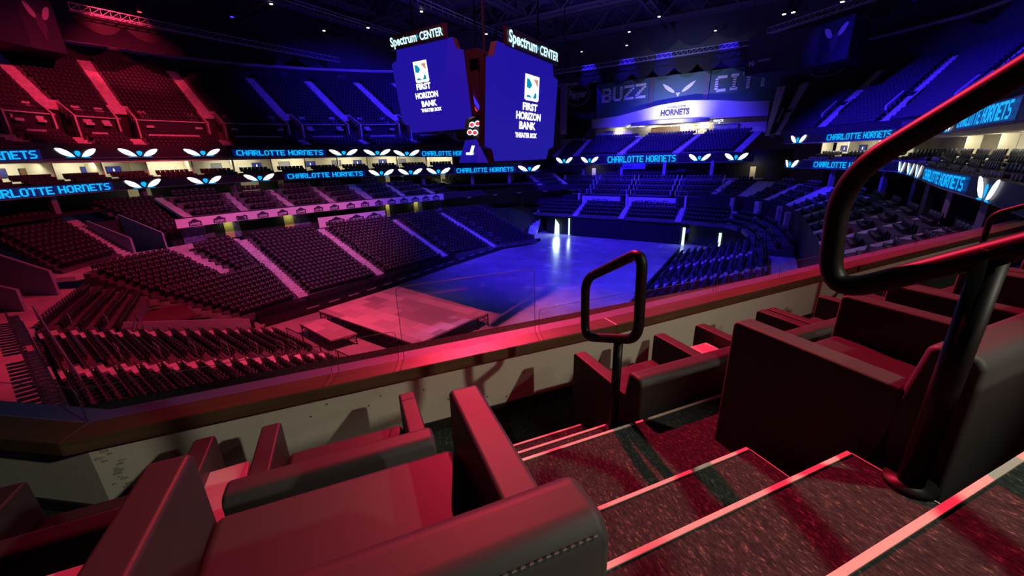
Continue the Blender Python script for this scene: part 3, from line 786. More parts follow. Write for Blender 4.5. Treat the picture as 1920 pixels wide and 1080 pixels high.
# the FLIGHT sign hanging under the far board
r = empty('hanging_sign', PER.at(17.2, -.3, 12.0), math.atan2(3.2, 38), 'small blue sign reading FLIGHT under the far ribbon board', 'sign')
mb = MB(); mb.obox((-2.3, 0, 0), (4.6, 0, 0), (0, .12, 0), (0, 0, 1.0)); mb.build('panel', mat('dull blue panel', (.10, .14, .30), .5), r)
mb = MB(); put_text(mb, 'FLIGHT', (-1.0, -.02, .5), (2.2, 0, 0), (0, 0, .5), .02); mb.build('lettering', M['led_off'], r)
mb = MB(); mb.bar((-1.9, .12, .5), (-1.9, .45, 1.25), .08); mb.bar((1.9, .12, .5), (1.9, .45, 1.25), .08); mb.build('bracket', M['black'], r)

# ---------------------------------------------------------------- suite level, left
def slab(name, P, d0, d1, o0, o1, z0, z1, m):
    mb = MB(); n = max(1, int((d1 - d0) / 2.0))
    for i in range(n):
        a, b = d0 + (d1 - d0) * i / n, d0 + (d1 - d0) * (i + 1) / n
        mb.prism([P.at(a, o0, z0), P.at(b, o0, z0), P.at(b, o1, z0), P.at(a, o1, z0)], (0, 0, z1 - z0))
    return struct(mb.build(name, M[m]))
slab('floor_suite_left', PLL, 0, PLL.l[-1], .36, 11.5, 12.3, 12.6, 'darkwall')
slab('ceiling_suite_left', PUL, 0, PUL.l[-1], .36, 8.5, 16.3 - .6, 16.3 - .3, 'suite')
slab('wall_suite_left', PUL, 0, PUL.l[-1], 4.6, 4.8, 12.6, 16.0, 'suite')
slab('ledge_suite_left', PLL, 0, PLL.l[-1], .36, .6, 12.6, 13.5, 'darkwall')
step = 5.1
parts = [12 + i * step for i in range(int((PUL.l[-1] - 14) / step))]
for i in range(len(parts) - 1):
    a, b = parts[i] + .35, parts[i + 1] - .35
    aL, bL = a * PLL.l[-1] / PUL.l[-1], b * PLL.l[-1] / PUL.l[-1]
    # seats of this suite, three rows
    q0, q1 = PLL.at(aL, .7, 12.75), PLL.at(bL, .7, 12.75); q2, q3 = PUL.at(a, 1.6, 13.65), PUL.at(b, 1.6, 13.65)
    block('terrace_suite_left', q0, q1, q2, q3, 4, 'in the left suites', kind='loge', margin=.15, pitch=.58, skirt=.3)
mb = MB()
for d in parts:
    p0, p1 = PUL.at(d, 1.4, 12.6), PUL.at(d, 4.6, 12.6); e = (p1 - p0); n = Vector((-e.y, e.x, 0)).normalized() * .16
    mb.prism([p0, p1, p1 + Vector((0, 0, 3.4)), p0 + Vector((0, 0, 3.4))], n)
struct(mb.build('wall_suite_partition_left', M['suite']))
# televisions, cabinets and pictures on the suite back walls
k = 0
for d, wd, m, hgt in ((21.8, 2.1, 'tv', 1.0), (24.2, 2.1, 'tv', 1.0), (27.0, 1.1, 'wood_dark', .9), (32.6, 1.9, 'tv', 1.0), (35.2, 1.7, 'tv', .9), (45.6, 1.6, 'midgrey', 1.0), (51.4, 1.4, 'tv', .9), (54.6, 1.8, 'midgrey', 1.0), (58.8, 1.6, 'tv', .9), (62.6, 1.6, 'midgrey', 1.0), (66.3, 1.5, 'tv', .9), (70.2, 1.5, 'tv', .9), (73.8, 1.5, 'midgrey', .9)):
    c = PUL.at(d, 4.5, 14.75); t = (PUL.at(d + .2, 4.5, 0) - PUL.at(d - .2, 4.5, 0)).normalized(); k += 1
    nm = {'tv': 'television', 'wood_dark': 'wall_cabinet', 'midgrey': 'wall_picture'}[m]
    root = empty(nm, c, math.atan2(t.y, t.x), '%s on a left suite wall, %s from the left' % ({'tv': 'blue-lit television', 'wood_dark': 'brown wall cabinet', 'midgrey': 'grey framed picture'}[m], ORD[k]), {'tv': 'television', 'wood_dark': 'cabinet', 'midgrey': 'picture'}[m])
    mb = MB(); mb.obox((-wd / 2, -.02, -hgt / 2), (wd, 0, 0), (0, .10, 0), (0, 0, hgt)); mb.build('frame', M['black'], root)
    mb = MB(); mb.quad((-wd / 2 + .07, -.03, -hgt / 2 + .07), (wd / 2 - .07, -.03, -hgt / 2 + .07), (wd / 2 - .07, -.03, hgt / 2 - .07), (-wd / 2 + .07, -.03, hgt / 2 - .07))
    f = mb.build('screen' if m == 'tv' else 'face', M[m], root)
    if m == 'tv':
        mb = MB(); mb.quad((-.10, -.035, -.2), (.10, -.035, -.2), (.06, -.035, .15), (-.06, -.035, .15)); mb.build('logo', M['led_wing'], f)
# suite ceiling lights
for d in (16, 24, 32, 40, 48, 56, 64, 72, 80):
    c = PUL.at(d, 2.6, 15.6); q = PUL.at(d, 4.6, 13.4)
    area('suite_lamp_left', c, q, 140, (1.0, .94, .76), 5.5, .4)

# concourse under the lower ribbon (left)
slab('wall_concourse_left', PLL, 0, PLL.l[-1], 6.5, 6.8, 9.5, 12.3, 'darkwall')
slab('floor_concourse_left', PLL, 0, PLL.l[-1], -.4, 6.5, 10.2, 10.4, 'darkwall')
for i, d in enumerate((22.3, 32.5, 43.5, 54, 64, 73, 82, 89)):
    c = PLL.at(d, .9, 10.4); mb = MB(); mb.box(c + Vector((0, 0, .95)), (.55, .55, 1.9), .5); struct(mb.build('column', M['midgrey']))
for i, (d, wd) in enumerate(((34.8, 1.6), (36.6, .5), (46.6, 2.6), (49.8, .9), (66.2, .8), (69, .5), (75.5, .9), (90.4, .8))):
    c = PLL.at(d, 6.42, 10.4); t = (PLL.at(d + .2, 0, 0) - PLL.at(d - .2, 0, 0)).normalized()
    mb = MB(); mb.box(c + Vector((0, 0, .95)), (wd, .1, 1.9), math.atan2(t.y, t.x)); struct(mb.build('door_%d' % (i + 1), M['suite']))
    q = PLL.at(d, 3.0, 12.1)
    if i in (0, 2, 4, 6): area('concourse_lamp', q, PLL.at(d, 6.4, 11.2), 30, (1.0, .88, .55), .6, .4)

# ---------------------------------------------------------------- upper deck, left
DFp = offset_poly(LL, 3.6); DBp = offset_poly(LL, 20.0)
DF, DB = Path(DFp), Path(DBp)
slab('wall_deck_front_left', DF, 0, DF.l[-1], -.15, .15, 16.9, 17.9, 'darkwall')
AISLE_L = [(26.0, 30.5), (32.1, 40.5), (37.8, 50.4), (48.8, 61.1), (60.5, 72.4), (70.3, 82.4), (79.5, 91.5), (88, 99)]
def deckpt(i, t, side=0.0):
    a = DF.at(AISLE_L[i][0] + side, 0, 17.3); b = DB.at(AISLE_L[i][1] + side, 0, 30.4); return a.lerp(b, t)
T0 = .30
for i in range(len(AISLE_L) - 1):
    a0, a1 = deckpt(i, 0.02, .8), deckpt(i + 1, 0.02, -.8); b0, b1 = deckpt(i, T0 - .07, .8), deckpt(i + 1, T0 - .07, -.8)
    z_ = 17.3
    for p, z in ((a0, 17.4), (a1, 17.4), (b0, 18.9), (b1, 18.9)): p.z = z
    block('terrace_deck_left_front', a0, a1, b0, b1, 4, 'in the front rows of the left upper deck', kind='upper', skirt=.5, margin=.2)
    c0, c1 = deckpt(i, T0, .8), deckpt(i + 1, T0, -.8); d0, d1 = deckpt(i, 1, .8), deckpt(i + 1, 1, -.8)
    block('terrace_deck_left', c0, c1, d0, d1, 17, 'in the left upper deck', kind='upper', skirt=.9, margin=.2)
    # walkway wall with a pale cap between the two banks
    mb = MB(); e = c1 - c0; e.z = 0; n = Vector((-e.y, e.x, 0)).normalized()
    p = Vector((c0.x, c0.y, 18.6)) - n * .15; mb.obox(p, e, n * .12, (0, 0, c0.z - 18.6 + .15)); struct(mb.build('wall_deck_walkway', M['darkwall']))
    mb = MB(); mb.obox(Vector((c0.x, c0.y, c0.z + .15)) - n * .4, e, n * .5, (0, 0, .14)); struct(mb.build('walkway_cap', M['tread']))
    # front rail of the wheelchair bay
    mb = MB(); q0, q1 = deckpt(i, .17, 1.6), deckpt(i + 1, .17, -3.2); q0.z = q1.z = 19.35; mb.bar(q0, q1, .14, .22)
    for s in range(6):
        p = q0.lerp(q1, s / 5); mb.bar(p, p - Vector((0, 0, 1.2)), .07)
    o = rebase(mb.build('guard_rail', M['tread']), q0.lerp(q1, .5)); tag(o, 'pale guard rail along the front of the left upper deck, %s bay from the left' % ORD[i + 1], 'guard rail', 'guard rails of the left upper deck')
for i in range(len(AISLE_L)):
    stair('aisle_deck_left', deckpt(i, T0 + .10, -.75), deckpt(i, T0 + .10, .75), deckpt(i, 1, -.75), deckpt(i, 1, .75), 36)
    p = [deckpt(i, 0.0, -.8), deckpt(i, 0.0, .8), deckpt(i, T0 - .05, .8), deckpt(i, T0 - .05, -.8)]
    for q, z in zip(p, (17.2, 17.2, 18.8, 18.8)): q.z = z
    stair('aisle_deck_left_front', p[0], p[1], p[3], p[2], 6)
    # vomitory: two raked cheek walls, side stairs and a dark mouth
    top = deckpt(i, T0 + .12); bot = deckpt(i, T0 - .05); bot.z = top.z - 3.6
    for sd in (-1, 1):
        a = deckpt(i, T0 + .12, sd * 1.1); b = deckpt(i, T0 - .05, sd * 1.1); e = Vector((sd * .0, 0, 0)); dd = (a - b); n = Vector((-dd.y, dd.x, 0)).normalized() * .2
        mb = MB(); mb.prism([Vector((b.x, b.y, 17.8)), Vector((a.x, a.y, 17.8)), Vector((a.x, a.y, a.z + .55)), Vector((b.x, b.y, b.z + .95))], n); struct(mb.build('wall_vomitory_cheek', M['tread']))
        a = deckpt(i, T0 + .12, sd * 2.0); b = deckpt(i, T0 - .04, sd * 2.0)
        stair('stair_vomitory', b + Vector((0, 0, .02)), deckpt(i, T0 - .04, sd * 2.9) + Vector((0, 0, .02)), a + Vector((0, 0, .08)), deckpt(i, T0 + .12, sd * 2.9) + Vector((0, 0, .08)), 6)
    a, b = deckpt(i, T0 + .12, -1.2), deckpt(i, T0 + .12, 1.2); e = b - a; n = Vector((-e.y, e.x, 0)).normalized() * .15
    mb = MB(); mb.prism([Vector((a.x, a.y, a.z - .5)), Vector((b.x, b.y, a.z - .5)), Vector((b.x, b.y, a.z + .6)), Vector((a.x, a.y, a.z + .6))], n); struct(mb.build('wall_vomitory_head', M['tread']))
    mb = MB(); m_ = deckpt(i, T0 + .10); mb.prism([Vector((a.x, a.y, 17.5)), Vector((b.x, b.y, 17.5)), Vector((b.x, b.y, a.z - .5)), Vector((a.x, a.y, a.z - .5))], n); struct(mb.build('wall_vomitory_mouth', M['black']))
slab('wall_deck_back_left', DB, 0, DB.l[-1] - .1, .8, 1.1, 29.4, 32.6, 'darkwall')
slab('trim_9', DB, 0, DB.l[-1] - .1, .6, 1.1, 32.6, 33.05, 'fascia')
slab('wall_roof_left', DB, 0, DB.l[-1] - .1, 3.0, 3.3, 33.0, 44.0, 'roofwall')
# section numbers on the dark band
mb0 = []
for i, (d, s) in enumerate(((56, '207'), (67.5, '206'), (78.5, '205'), (89, '204'))):
    c = DB.at(d, .74, 31.6); t = (DB.at(d + .3, 0, 0) - DB.at(d - .3, 0, 0)).normalized(); mb = MB()
    put_text(mb, s, c, t * 1.5, (0, 0, .7), .02); o = rebase(mb.build('section_number', mat('dim grey lettering', (.10, .10, .14), .7) if not i else bpy.data.materials['dim grey lettering']), c)
    tag(o, 'dim section number %s on the dark band above the left upper deck' % s, 'section number', 'section numbers above the left upper deck')

# ---------------------------------------------------------------- upper deck, right
FRp = [(-1, 84), (1.8, 78), (9.5, 67), (13.2, 60.5), (12.3, 51), (10.6, 36), (9.9, 28), (8.5, 18), (7, 8)]
BRp = [(0, 98), (4, 96), (12.5, 90), (20, 83), (24.5, 72), (26.5, 58), (26.5, 40), (25, 20), (22, 5)]
FRP, BRP = Path(FRp), Path(BRp)
AISLE_R = [(0.4, .5), (3.8, 4.5), (12.5, 16.1), (22.0, 25.3), (33.5, 36.0), (47.0, 51.5), (60, 66)]
def rpt(i, t, side=0.0):
    a = FRP.at(AISLE_R[i][0] + side, 0.3, 17.3); b = BRP.at(AISLE_R[i][1] + side, 0, 26.3); return a.lerp(b, t)
slab('wall_deck_front_right', FRP, 6, FRP.l[-1], -.2, .25, 16.8, 17.8, 'darkwall')
for i in range(len(AISLE_R) - 1):
    block('terrace_deck_right', rpt(i, 0.03, .8), rpt(i + 1, 0.03, -.8), rpt(i, 1, .8), rpt(i + 1, 1, -.8), 20, 'in the right upper deck', kind='upper', skirt=.6, margin=.2)
for i in range(len(AISLE_R)):
    stair('aisle_deck_right', rpt(i, .03, -.75), rpt(i, .03, .75), rpt(i, 1, -.75), rpt(i, 1, .75), 40)
    if i in (0, 6): continue
    for sd in (-1, 1):
        a, b = rpt(i, .40, sd * 1.3), rpt(i, .18, sd * 1.3); dd = a - b; n = Vector((-dd.y, dd.x, 0)).normalized() * .2
        mb = MB(); mb.prism([Vector((b.x, b.y, b.z - .3)), Vector((a.x, a.y, b.z - .3)), Vector((a.x, a.y, a.z + .8)), Vector((b.x, b.y, b.z + .9))], n); struct(mb.build('wall_vomitory_cheek', M['tread']))
    a, b = rpt(i, .40, -1.3), rpt(i, .40, 1.3); mb = MB(); e = b - a; n = Vector((-e.y, e.x, 0)).normalized() * .15
    mb.prism([Vector((a.x, a.y, a.z - 1.6)), Vector((b.x, b.y, a.z - 1.6)), Vector((b.x, b.y, a.z + .5)), Vector((a.x, a.y, a.z + .5))], n); struct(mb.build('wall_vomitory_mouth', M['black']))
slab('wall_deck_back_right', BRP, 0, BRP.l[-1], .3, .6, 25, 31.0, 'darkwall')
slab('trim_10', BRP, 9.5, BRP.l[-1], .1, .6, 31.0, 31.4, 'fascia')
slab('wall_roof_right', BRP, 0, BRP.l[-1], 3.0, 3.3, 31.0, 44.0, 'roofwall')
# suites, right
slab('floor_suite_right', PLR, 0, PLR.l[-1], .36, 10, 12.3, 12.6, 'darkwall')
slab('ceiling_suite_right', PUR, 0, PUR.l[-1], .2, 9.5, 15.75, 15.95, 'suite')
slab('wall_suite_right', PLR, 3.0, PLR.l[-1], 6.0, 6.2, 12.6, 15.9, 'suite')
step = 4.6
rp = [2.4 + i * step for i in range(int((PLR.l[-1] - 4) / step) + 1)]
for i in range(len(rp) - 1):
    a, b = rp[i] + .45, rp[i + 1] - .45
    block('terrace_suite_right', PLR.at(a, .5, 12.7), PLR.at(b, .5, 12.7), PLR.at(a, 4.3, 13.75), PLR.at(b, 4.3, 13.75), 4, 'in the right suites', kind='loge', margin=.1, pitch=.58, skirt=.3)
mb = MB()
for d in rp:
    mb.prism([PLR.at(d - .4, .5, 12.62), PLR.at(d + .4, .5, 12.62), PLR.at(d + .4, 4.4, 13.8), PLR.at(d - .4, 4.4, 13.8)], (0, 0, .12))
struct(mb.build('aisle_suite_right', M['tread']))
mb = MB()
for d in rp:
    p0, p1 = PLR.at(d, 4.4, 12.6), PLR.at(d, 6.0, 12.6); e = (p1 - p0); n = Vector((-e.y, e.x, 0)).normalized() * .16
    mb.prism([p0, p1, p1 + Vector((0, 0, 3.2)), p0 + Vector((0, 0, 3.2))], n)
struct(mb.build('wall_suite_partition_right', M['suite']))
k = 0
for d, wd, m, hgt in ((4.6, 1.4, 'tv', .8), (7.6, 1.2, 'tv', .8), (28.8, .9, 'wood_dark', 1.2), (37.0, 1.3, 'tv', .9)):
    c = PLR.at(d, 5.9, 14.9); t = (PLR.at(d + .2, 0, 0) - PLR.at(d - .2, 0, 0)).normalized(); k += 1
    root = empty('television' if m == 'tv' else 'wall_cabinet', c, math.atan2(t.y, t.x), '%s on a right suite wall, %s from the far end' % ('lit television' if m == 'tv' else 'brown rounded cabinet', ORD[k]), 'television' if m == 'tv' else 'cabinet')
    mb = MB(); mb.obox((-wd / 2, -.02, -hgt / 2), (wd, 0, 0), (0, .10, 0), (0, 0, hgt)); mb.build('frame', M['black'], root)
    mb = MB(); mb.quad((-wd / 2 + .07, -.03, -hgt / 2 + .07), (wd / 2 - .07, -.03, -hgt / 2 + .07), (wd / 2 - .07, -.03, hgt / 2 - .07), (-wd / 2 + .07, -.03, hgt / 2 - .07)); f = mb.build('screen', M[m], root)
    if m == 'tv':
        mb = MB(); mb.quad((-.08, -.035, -.2), (.10, -.035, -.2), (.06, -.035, .15), (-.06, -.035, .15)); mb.build('logo', M['led_wing'], f)
c = PLR.at(6.1, 5.85, 14.9); t = (PLR.at(6.3, 0, 0) - PLR.at(5.9, 0, 0)).normalized(); mb = MB(); put_text(mb, 'A', c, t * 1.1, (0, 0, 1.5), .06)
o = rebase(mb.build('wall_letter', mat('rust red letter', (.45, .10, .06), .5)), c); tag(o, 'rust red letter A on the wall of the far right suite', 'letter')
for d in (5, 12, 22, 30, 38, 46, 54):
    area('suite_lamp_right', PLR.at(d, 3.8, 15.6), PLR.at(d, 6.0, 13.6), 110, (1.0, .94, .76), 4.5, .4)
for i, d in enumerate(rp):
    c = PLR.at(d, .62, 13.0); mb = MB(); mb.box(c, (.16, .16, .12), 0); o = mb.build('step_light', M['lamp_white']); rebase(o, c)
    tag(o, 'bright step light in the right suites, %s from the far end' % ORD[i + 1], 'step light', 'step lights of the right suites')
# under the right lower ribbon: concourse wall, columns and loge boxes
slab('wall_concourse_right', PLR, 0, PLR.l[-1], 5.5, 5.8, 8.0, 12.3, 'darkwall')
for d in (9.5, 17, 26, 33, 42, 49):
    c = PLR.at(d, .9, 8.2); mb = MB(); mb.box(c + Vector((0, 0, 2.05)), (.5, .5, 4.1), .3); struct(mb.build('column', M['midgrey']))
LG = Path([(-9.5, 77.5), (-3, 74), (2.6, 66), (4.2, 52), (4.2, 38), (4.0, 28), (3.6, 20), (3.2, 10)])
ring_block('terrace_loge_right', LG, 2, LG.l[-1], .2, 6.4, 7.4, 9.9, 5, 'in the right-hand loge boxes', 5.2, .6, kind='loge', margin=.4, pitch=.66, skirt=1.2)
mb = MB(); m_ = max(1, int(round((LG.l[-1] - 2) / 5.2))); st = (LG.l[-1] - 2) / m_
for i in range(m_ + 1):
    d = min(2 + i * st, LG.l[-1] - .6)
    mb.prism([LG.at(max(d - .6, .1), .2, 7.3), LG.at(d + .55, .2, 7.3), LG.at(d + .55, 6.4, 9.9), LG.at(max(d - .6, .1), 6.4, 9.9)], (0, 0, .15))
struct(mb.build('aisle_loge_right', M['tread']))
mb = MB(); LG.wall(mb, 3.5, 8.1, 0, .15); struct(mb.build('wall_loge_right', M['darkwall']))

for d in (6.5, 12.5, 18.5, 24.5):
    a, b = LG.at(d, -.6, 4.4), LG.at(d + .9, -.6, 4.4); mb = MB(); e = b - a; n = Vector((-e.y, e.x, 0)).normalized() * .5
    mb.prism([a, b, b + n, a + n], (0, 0, 3.4)); struct(mb.build('wall_vomitory_cheek', M['tread']))
    a, b = LG.at(d + .95, -.1, 4.4), LG.at(d + 2.3, -.1, 4.4); mb = MB(); e = b - a; n = Vector((-e.y, e.x, 0)).normalized() * .05
    mb.prism([a, b, b + n, a + n], (0, 0, 3.2)); struct(mb.build('wall_vomitory_mouth', M['black']))
ring_block('terrace_far_corner', Path(offset_poly([(-9.5, 77.5), (-3, 74), (2.6, 66), (4.2, 52), (4.2, 44)], -4.0)), 1, 30, .2, 3.6, 4.3, 5.4, 3, 'in the far right corner', 6, .5, margin=.2, skirt=.6)

# ---------------------------------------------------------------- far end
def child(mb, nm, m, root):
    """build in world coordinates, then hang under the root Empty"""
    o = mb.build(nm, M[m] if isinstance(m, str) else m); o.data.transform(Matrix.Translation(-root.location) if not root.rotation_euler.z else (Matrix.Translation(root.location) @ Matrix.Rotation(root.rotation_euler.z, 4, 'Z')).inverted())
    o.parent = root if root.type else None; o.matrix_parent_inverse = Matrix.Identity(4); return o
# pleated curtain closing the far end of the floor
mb = MB(); n = 150
pts = [Vector((-30.6 + 20.2 * i / n, 71.4 + .10 * math.sin(i * 1.9), 0)) for i in range(n + 1)]
for a, b in zip(pts, pts[1:]): mb.prism([a + Vector((0, 0, .02)), b + Vector((0, 0, .02)), b + Vector((0, .04, .02)), a + Vector((0, .04, .02))], (0, 0, 4.1))
o = rebase(mb.build('stage_curtain', M['drape']), (-20.5, 71.4, 0)); tag(o, 'wide dark pleated curtain closing the far end of the blue floor', 'curtain')
FE = [(-38.5, 71.0), (-29.8, 71.2), (-20.9, 71.2), (-11.2, 71.0), (-3.2, 69.0)]
for i, (a, b) in enumerate(zip(FE, FE[1:])):
    a = Vector((*a, 4.15)); b = Vector((*b, 4.15))
    block('terrace_far_end', a + Vector((.5, 0, 0)), b - Vector((.5, 0, 0)), a + Vector((.4, 4.6, 1.5)), b + Vector((-.4, 4.6, 1.5)), 4, 'above the far curtain', margin=.1, skirt=.5)
for x, y in FE: stair('aisle_far_end', (x - .5, y, 4.15), (x + .5, y, 4.15), (x - .4, y + 4.6, 5.7), (x + .4, y + 4.6, 5.7), 8)
mb = MB(); mb.obox((-44, 76.2, 3), (42, 0, 0), (0, .3, 0), (0, 0, 4.4)); struct(mb.build('wall_far_end', M['darkwall']))
wb = mat('white vinyl far banner', (.62, .62, .66), .6)
for i, (x0, x1, words) in enumerate(((-30.4, -22.7, 'BUZZ CITY'), (-21.2, -12.7, 'HIVE MENTALITY'))):
    r = empty('banner', ((x0 + x1) / 2, 76.1, 5.6), 0, 'white banner reading %s on the far end wall' % words, 'banner', None); w_ = x1 - x0
    mb = MB(); mb.obox((-w_ / 2, 0, 0), (w_, 0, 0), (0, .06, 0), (0, 0, 1.65)); mb.build('vinyl', wb, r)
    mb = MB(); put_text(mb, words, (0, -.02, .85), (w_ * (.42 if i == 0 else .72), 0, 0), (0, 0, .62), .02, .2 if i else 0); mb.build('lettering', M['ink'], r)
    mb = MB(); k = int(w_ / .42)
    for j in range(k):
        x = -w_ / 2 + w_ * j / k; mb.prism([(x, -.03, 0), (x + w_ / k * .5, -.03, -.2), (x + w_ / k, -.03, 0)], (0, .04, 0))
    mb.build('scalloped_fringe', M['ink'], r)
for i, x in enumerate((-31.6, -22.0, -11.7, -3.6)):     # vomitory mouths in that wall, pale cheek and frame
    mb = MB(); mb.box((x, 76.0, 6.5), (1.0, .35, 2.0)); struct(mb.build('wall_far_vomitory_mouth', M['black']))
    mb = MB(); mb.box((x + .65, 75.9, 6.6), (.35, .5, 2.3)); struct(mb.build('wall_far_vomitory_cheek', M['tread']))
    mb = MB()
    for p, q in (((-.75, 7.5), (-.6, 8.4)), ((-.6, 8.4), (.75, 8.4)), ((.75, 8.4), (.9, 7.5))): mb.bar((x + p[0], 76, p[1]), (x + q[0], 76, q[1]), .08)
    o = rebase(mb.build('guard_rail', M['steel']), (x, 76, 7.5)); tag(o, 'small steel guard rail over a far end doorway, %s from the left' % ORD[i + 1], 'guard rail', 'guard rails over the far doorways')
# far loge tier, concourse behind it
for i, x in enumerate((-37.5, -29.5, -21.5, -13.5)):
    block('terrace_loge_far', (x + .5, 77.2, 7.6), (x + 7.4, 77.2, 7.6), (x + .5, 84.0, 10.0), (x + 7.4, 84.0, 10.0), 4, 'in the far loges', kind='loge', margin=.2, pitch=.62, skirt=1.0)
    mb = MB()
    for k in range(4):
        for xx in (x + .35, x + 7.55): mb.obox((xx - .07, 77.3 + k * 1.7, 7.5 + k * .8), (.14, 0, 0), (0, .9, 0), (0, 0, 1.0))
    struct(mb.build('wall_loge_end_panel', M['fascia']))
mb = MB(); mb.obox((-46, 84.0, 9.8), (46, 0, 0), (0, 5.5, 0), (0, 0, .2)); struct(mb.build('floor_concourse_far', M['concrete']))
mb = MB(); mb.obox((-50, 89.5, 9.8), (54, 0, 0), (0, .3, 0), (0, 0, 5.2)); struct(mb.build('wall_concourse_far', M['darkwall']))
for x in (-34, -25.5, -17, -8.5):
    mb = MB(); mb.box((x, 85.6, 11.6), (.6, .6, 3.4)); struct(mb.build('column', M['midgrey']))
for i, x in enumerate((-33.0, -1.9)):
    mb = MB(); mb.box((x, 89.3, 11.0), (.9, .1, 2.2)); struct(mb.build('door_%d' % (20 + i), M['suite'])); area('concourse_lamp', (x, 87.6, 12.6), (x, 89.4, 11), 30, (1, .88, .55), .5, .4)
# end stand of the upper level
EA = [(-41.5, -41.2), (-36.4, -36.2), (-26.4, -23.9), (-15.4, -12.2), (-4.6, -2.0)]
for (f0, b0), (f1, b1) in zip(EA, EA[1:]):
    block('terrace_end_upper', (f0 + .7, 86.4, 15.0), (f1 - .7, 86.4, 15.0), (b0 + .7, 95, 18.4), (b1 - .7, 95, 18.4), 9, 'in the far upper stand', kind='upper', margin=.15)
for f, b in EA: stair('aisle_end_upper', (f - .65, 86.4, 15.0), (f + .65, 86.4, 15.0), (b - .65, 95, 18.4), (b + .65, 95, 18.4), 18)
mb = MB(); mb.obox((-40, 95, 18.0), (38.5, 0, 0), (0, 6, 0), (0, 0, .45)); struct(mb.build('floor_bar', M['concrete']))
# left wing of the end: a tall narrow bank of seats and the dark side wall with the drinks sign
block('terrace_end_wing', (-42.5, 93.5, 18.6), (-37.2, 93.5, 18.6), (-45.5, 103, 25.0), (-38.2, 103, 25.0), 11, 'in the far wing', kind='upper', margin=.2)
mb = MB(); mb.obox((-43.0, 93.2, 14.8), (5.8, 0, 0), (0, .25, 0), (0, 0, 3.9)); struct(mb.build('wall_end_wing', M['tread']))
mb = MB(); mb.obox((-40.9, 93.0, 15.6), (1.1, 0, 0), (0, .4, 0), (0, 0, 2.3)); struct(mb.build('wall_end_wing_mouth', M['black']))
mb = MB(); mb.obox((-50, 103.2, 24), (13.2, 0, 0), (0, .3, 0), (0, 0, 8.0)); struct(mb.build('wall_end_left', M['darkwall']))
mb = MB(); mb.obox((-50, 103.0, 31.8), (13.2, 0, 0), (0, .4, 0), (0, 0, .5)); struct(mb.build('trim_11', M['fascia']))
def oval_sign(c, ex, ez, label, name='drinks_sign'):
    c = Vector(c); ex = Vector(ex); ez = Vector(ez); r = empty(name, c, 0, label, 'sign')
    dim = bpy.data.materials.get('dim grey sign paint') or mat('dim grey sign paint', (.60, .60, .66), .6)
    n = 40; mb = MB()
    for i in range(n):
        a, b = 2 * math.pi * i / n, 2 * math.pi * (i + 1) / n
        f = lambda t, k: ex * (.5 * k * math.cos(t)) + ez * (.5 * k * math.sin(t))
        mb.quad(f(a, 1), f(b, 1), f(b, .95), f(a, .95))
    mb.build('oval_ring', dim, r); mb = MB(); put_text(mb, 'Pepper', (0, 0, 0), ex * .8, ez * .5, .03, .25); mb.build('lettering', dim, r)
    nn = ex.cross(ez).normalized() * .15
    mb = MB(); mb.prism([ex * (.5 * math.cos(2 * math.pi * i / n)) * .95 + ez * (.5 * math.sin(2 * math.pi * i / n)) * .95 - nn * .1 for i in range(n)], -nn); mb.build('backing', M['darkwall'], r)
oval_sign((-43.2, 103.05, 29.4), (6.5, 0, 0), (0, 0, 5.0), 'dim oval soft drink sign on the dark wall beside the hanging scoreboard')
# end wall with big lettering
mb = MB(); mb.obox((-37.2, 100.6, 18.4), (37.5, 0, 0), (0, .3, 0), (0, 0, 12.6)); struct(mb.build('wall_end_mural', M['teal']))
mb = MB(); mb.obox((-60, 103.6, 31), (66, 0, 0), (0, .3, 0), (0, 0, 13)); struct(mb.build('wall_roof_end', M['roofwall']))
for x in (-24.3, -13.0):
    mb = MB(); mb.obox((x - .5, 100.3, 22), (1.0, 0, 0), (0, .3, 0), (0, 0, 9)); struct(mb.build('pilaster', M['truss']))
for words, x0, x1, z0, lab in (('BUZZ', -36.0, -25.4, 26.6, 'large pale letters BUZZ on the teal end wall'), ('CITY', -11.6, -1.6, 26.6, 'large pale letters CITY on the teal end wall')):
    r = empty('wall_lettering', ((x0 + x1) / 2, 100.5, z0), 0, lab, 'wall lettering'); cw = (x1 - x0) / 4
    for j, ch in enumerate(words):
        mb = MB(); xx = x0 - (x0 + x1) / 2 + j * cw + .3; w_ = cw - .6
        block_text(mb, ch, lambda x, y: Vector((xx + x, -.03, y + j * .08 + .2)), w_, 2.9, .32); mb.build('letter_' + ch.lower(), M['signgrey'], r)
r = empty('wall_emblem', (-18.6, 100.5, 27), 0, 'pale winged insect emblem on the teal end wall between the words', 'emblem')
for sd in (-1, 1):
    mb = MB(); w_ = [Vector((sd * x * 3.4, -.04, y * 2.3 + .1)) for x, y in ((.20, .14), (.36, .16), (.58, .32), (.80, .58), (.96, .90), (1.0, 1.02), (.88, .96), (.66, .80), (.44, .58), (.28, .36))]; mb.add(w_, [tuple(range(len(w_)))]); mb.build('wing', M['signgrey'], r)
mb = MB(); mb.add([Vector((x, -.04, z)) for x, z in ((-.45, .3), (-.2, .45), (0, .25), (.2, .45), (.45, .3), (.15, -.2), (0, -.5), (-.15, -.2))], [tuple(range(8))]); mb.build('face', M['signgrey'], r)
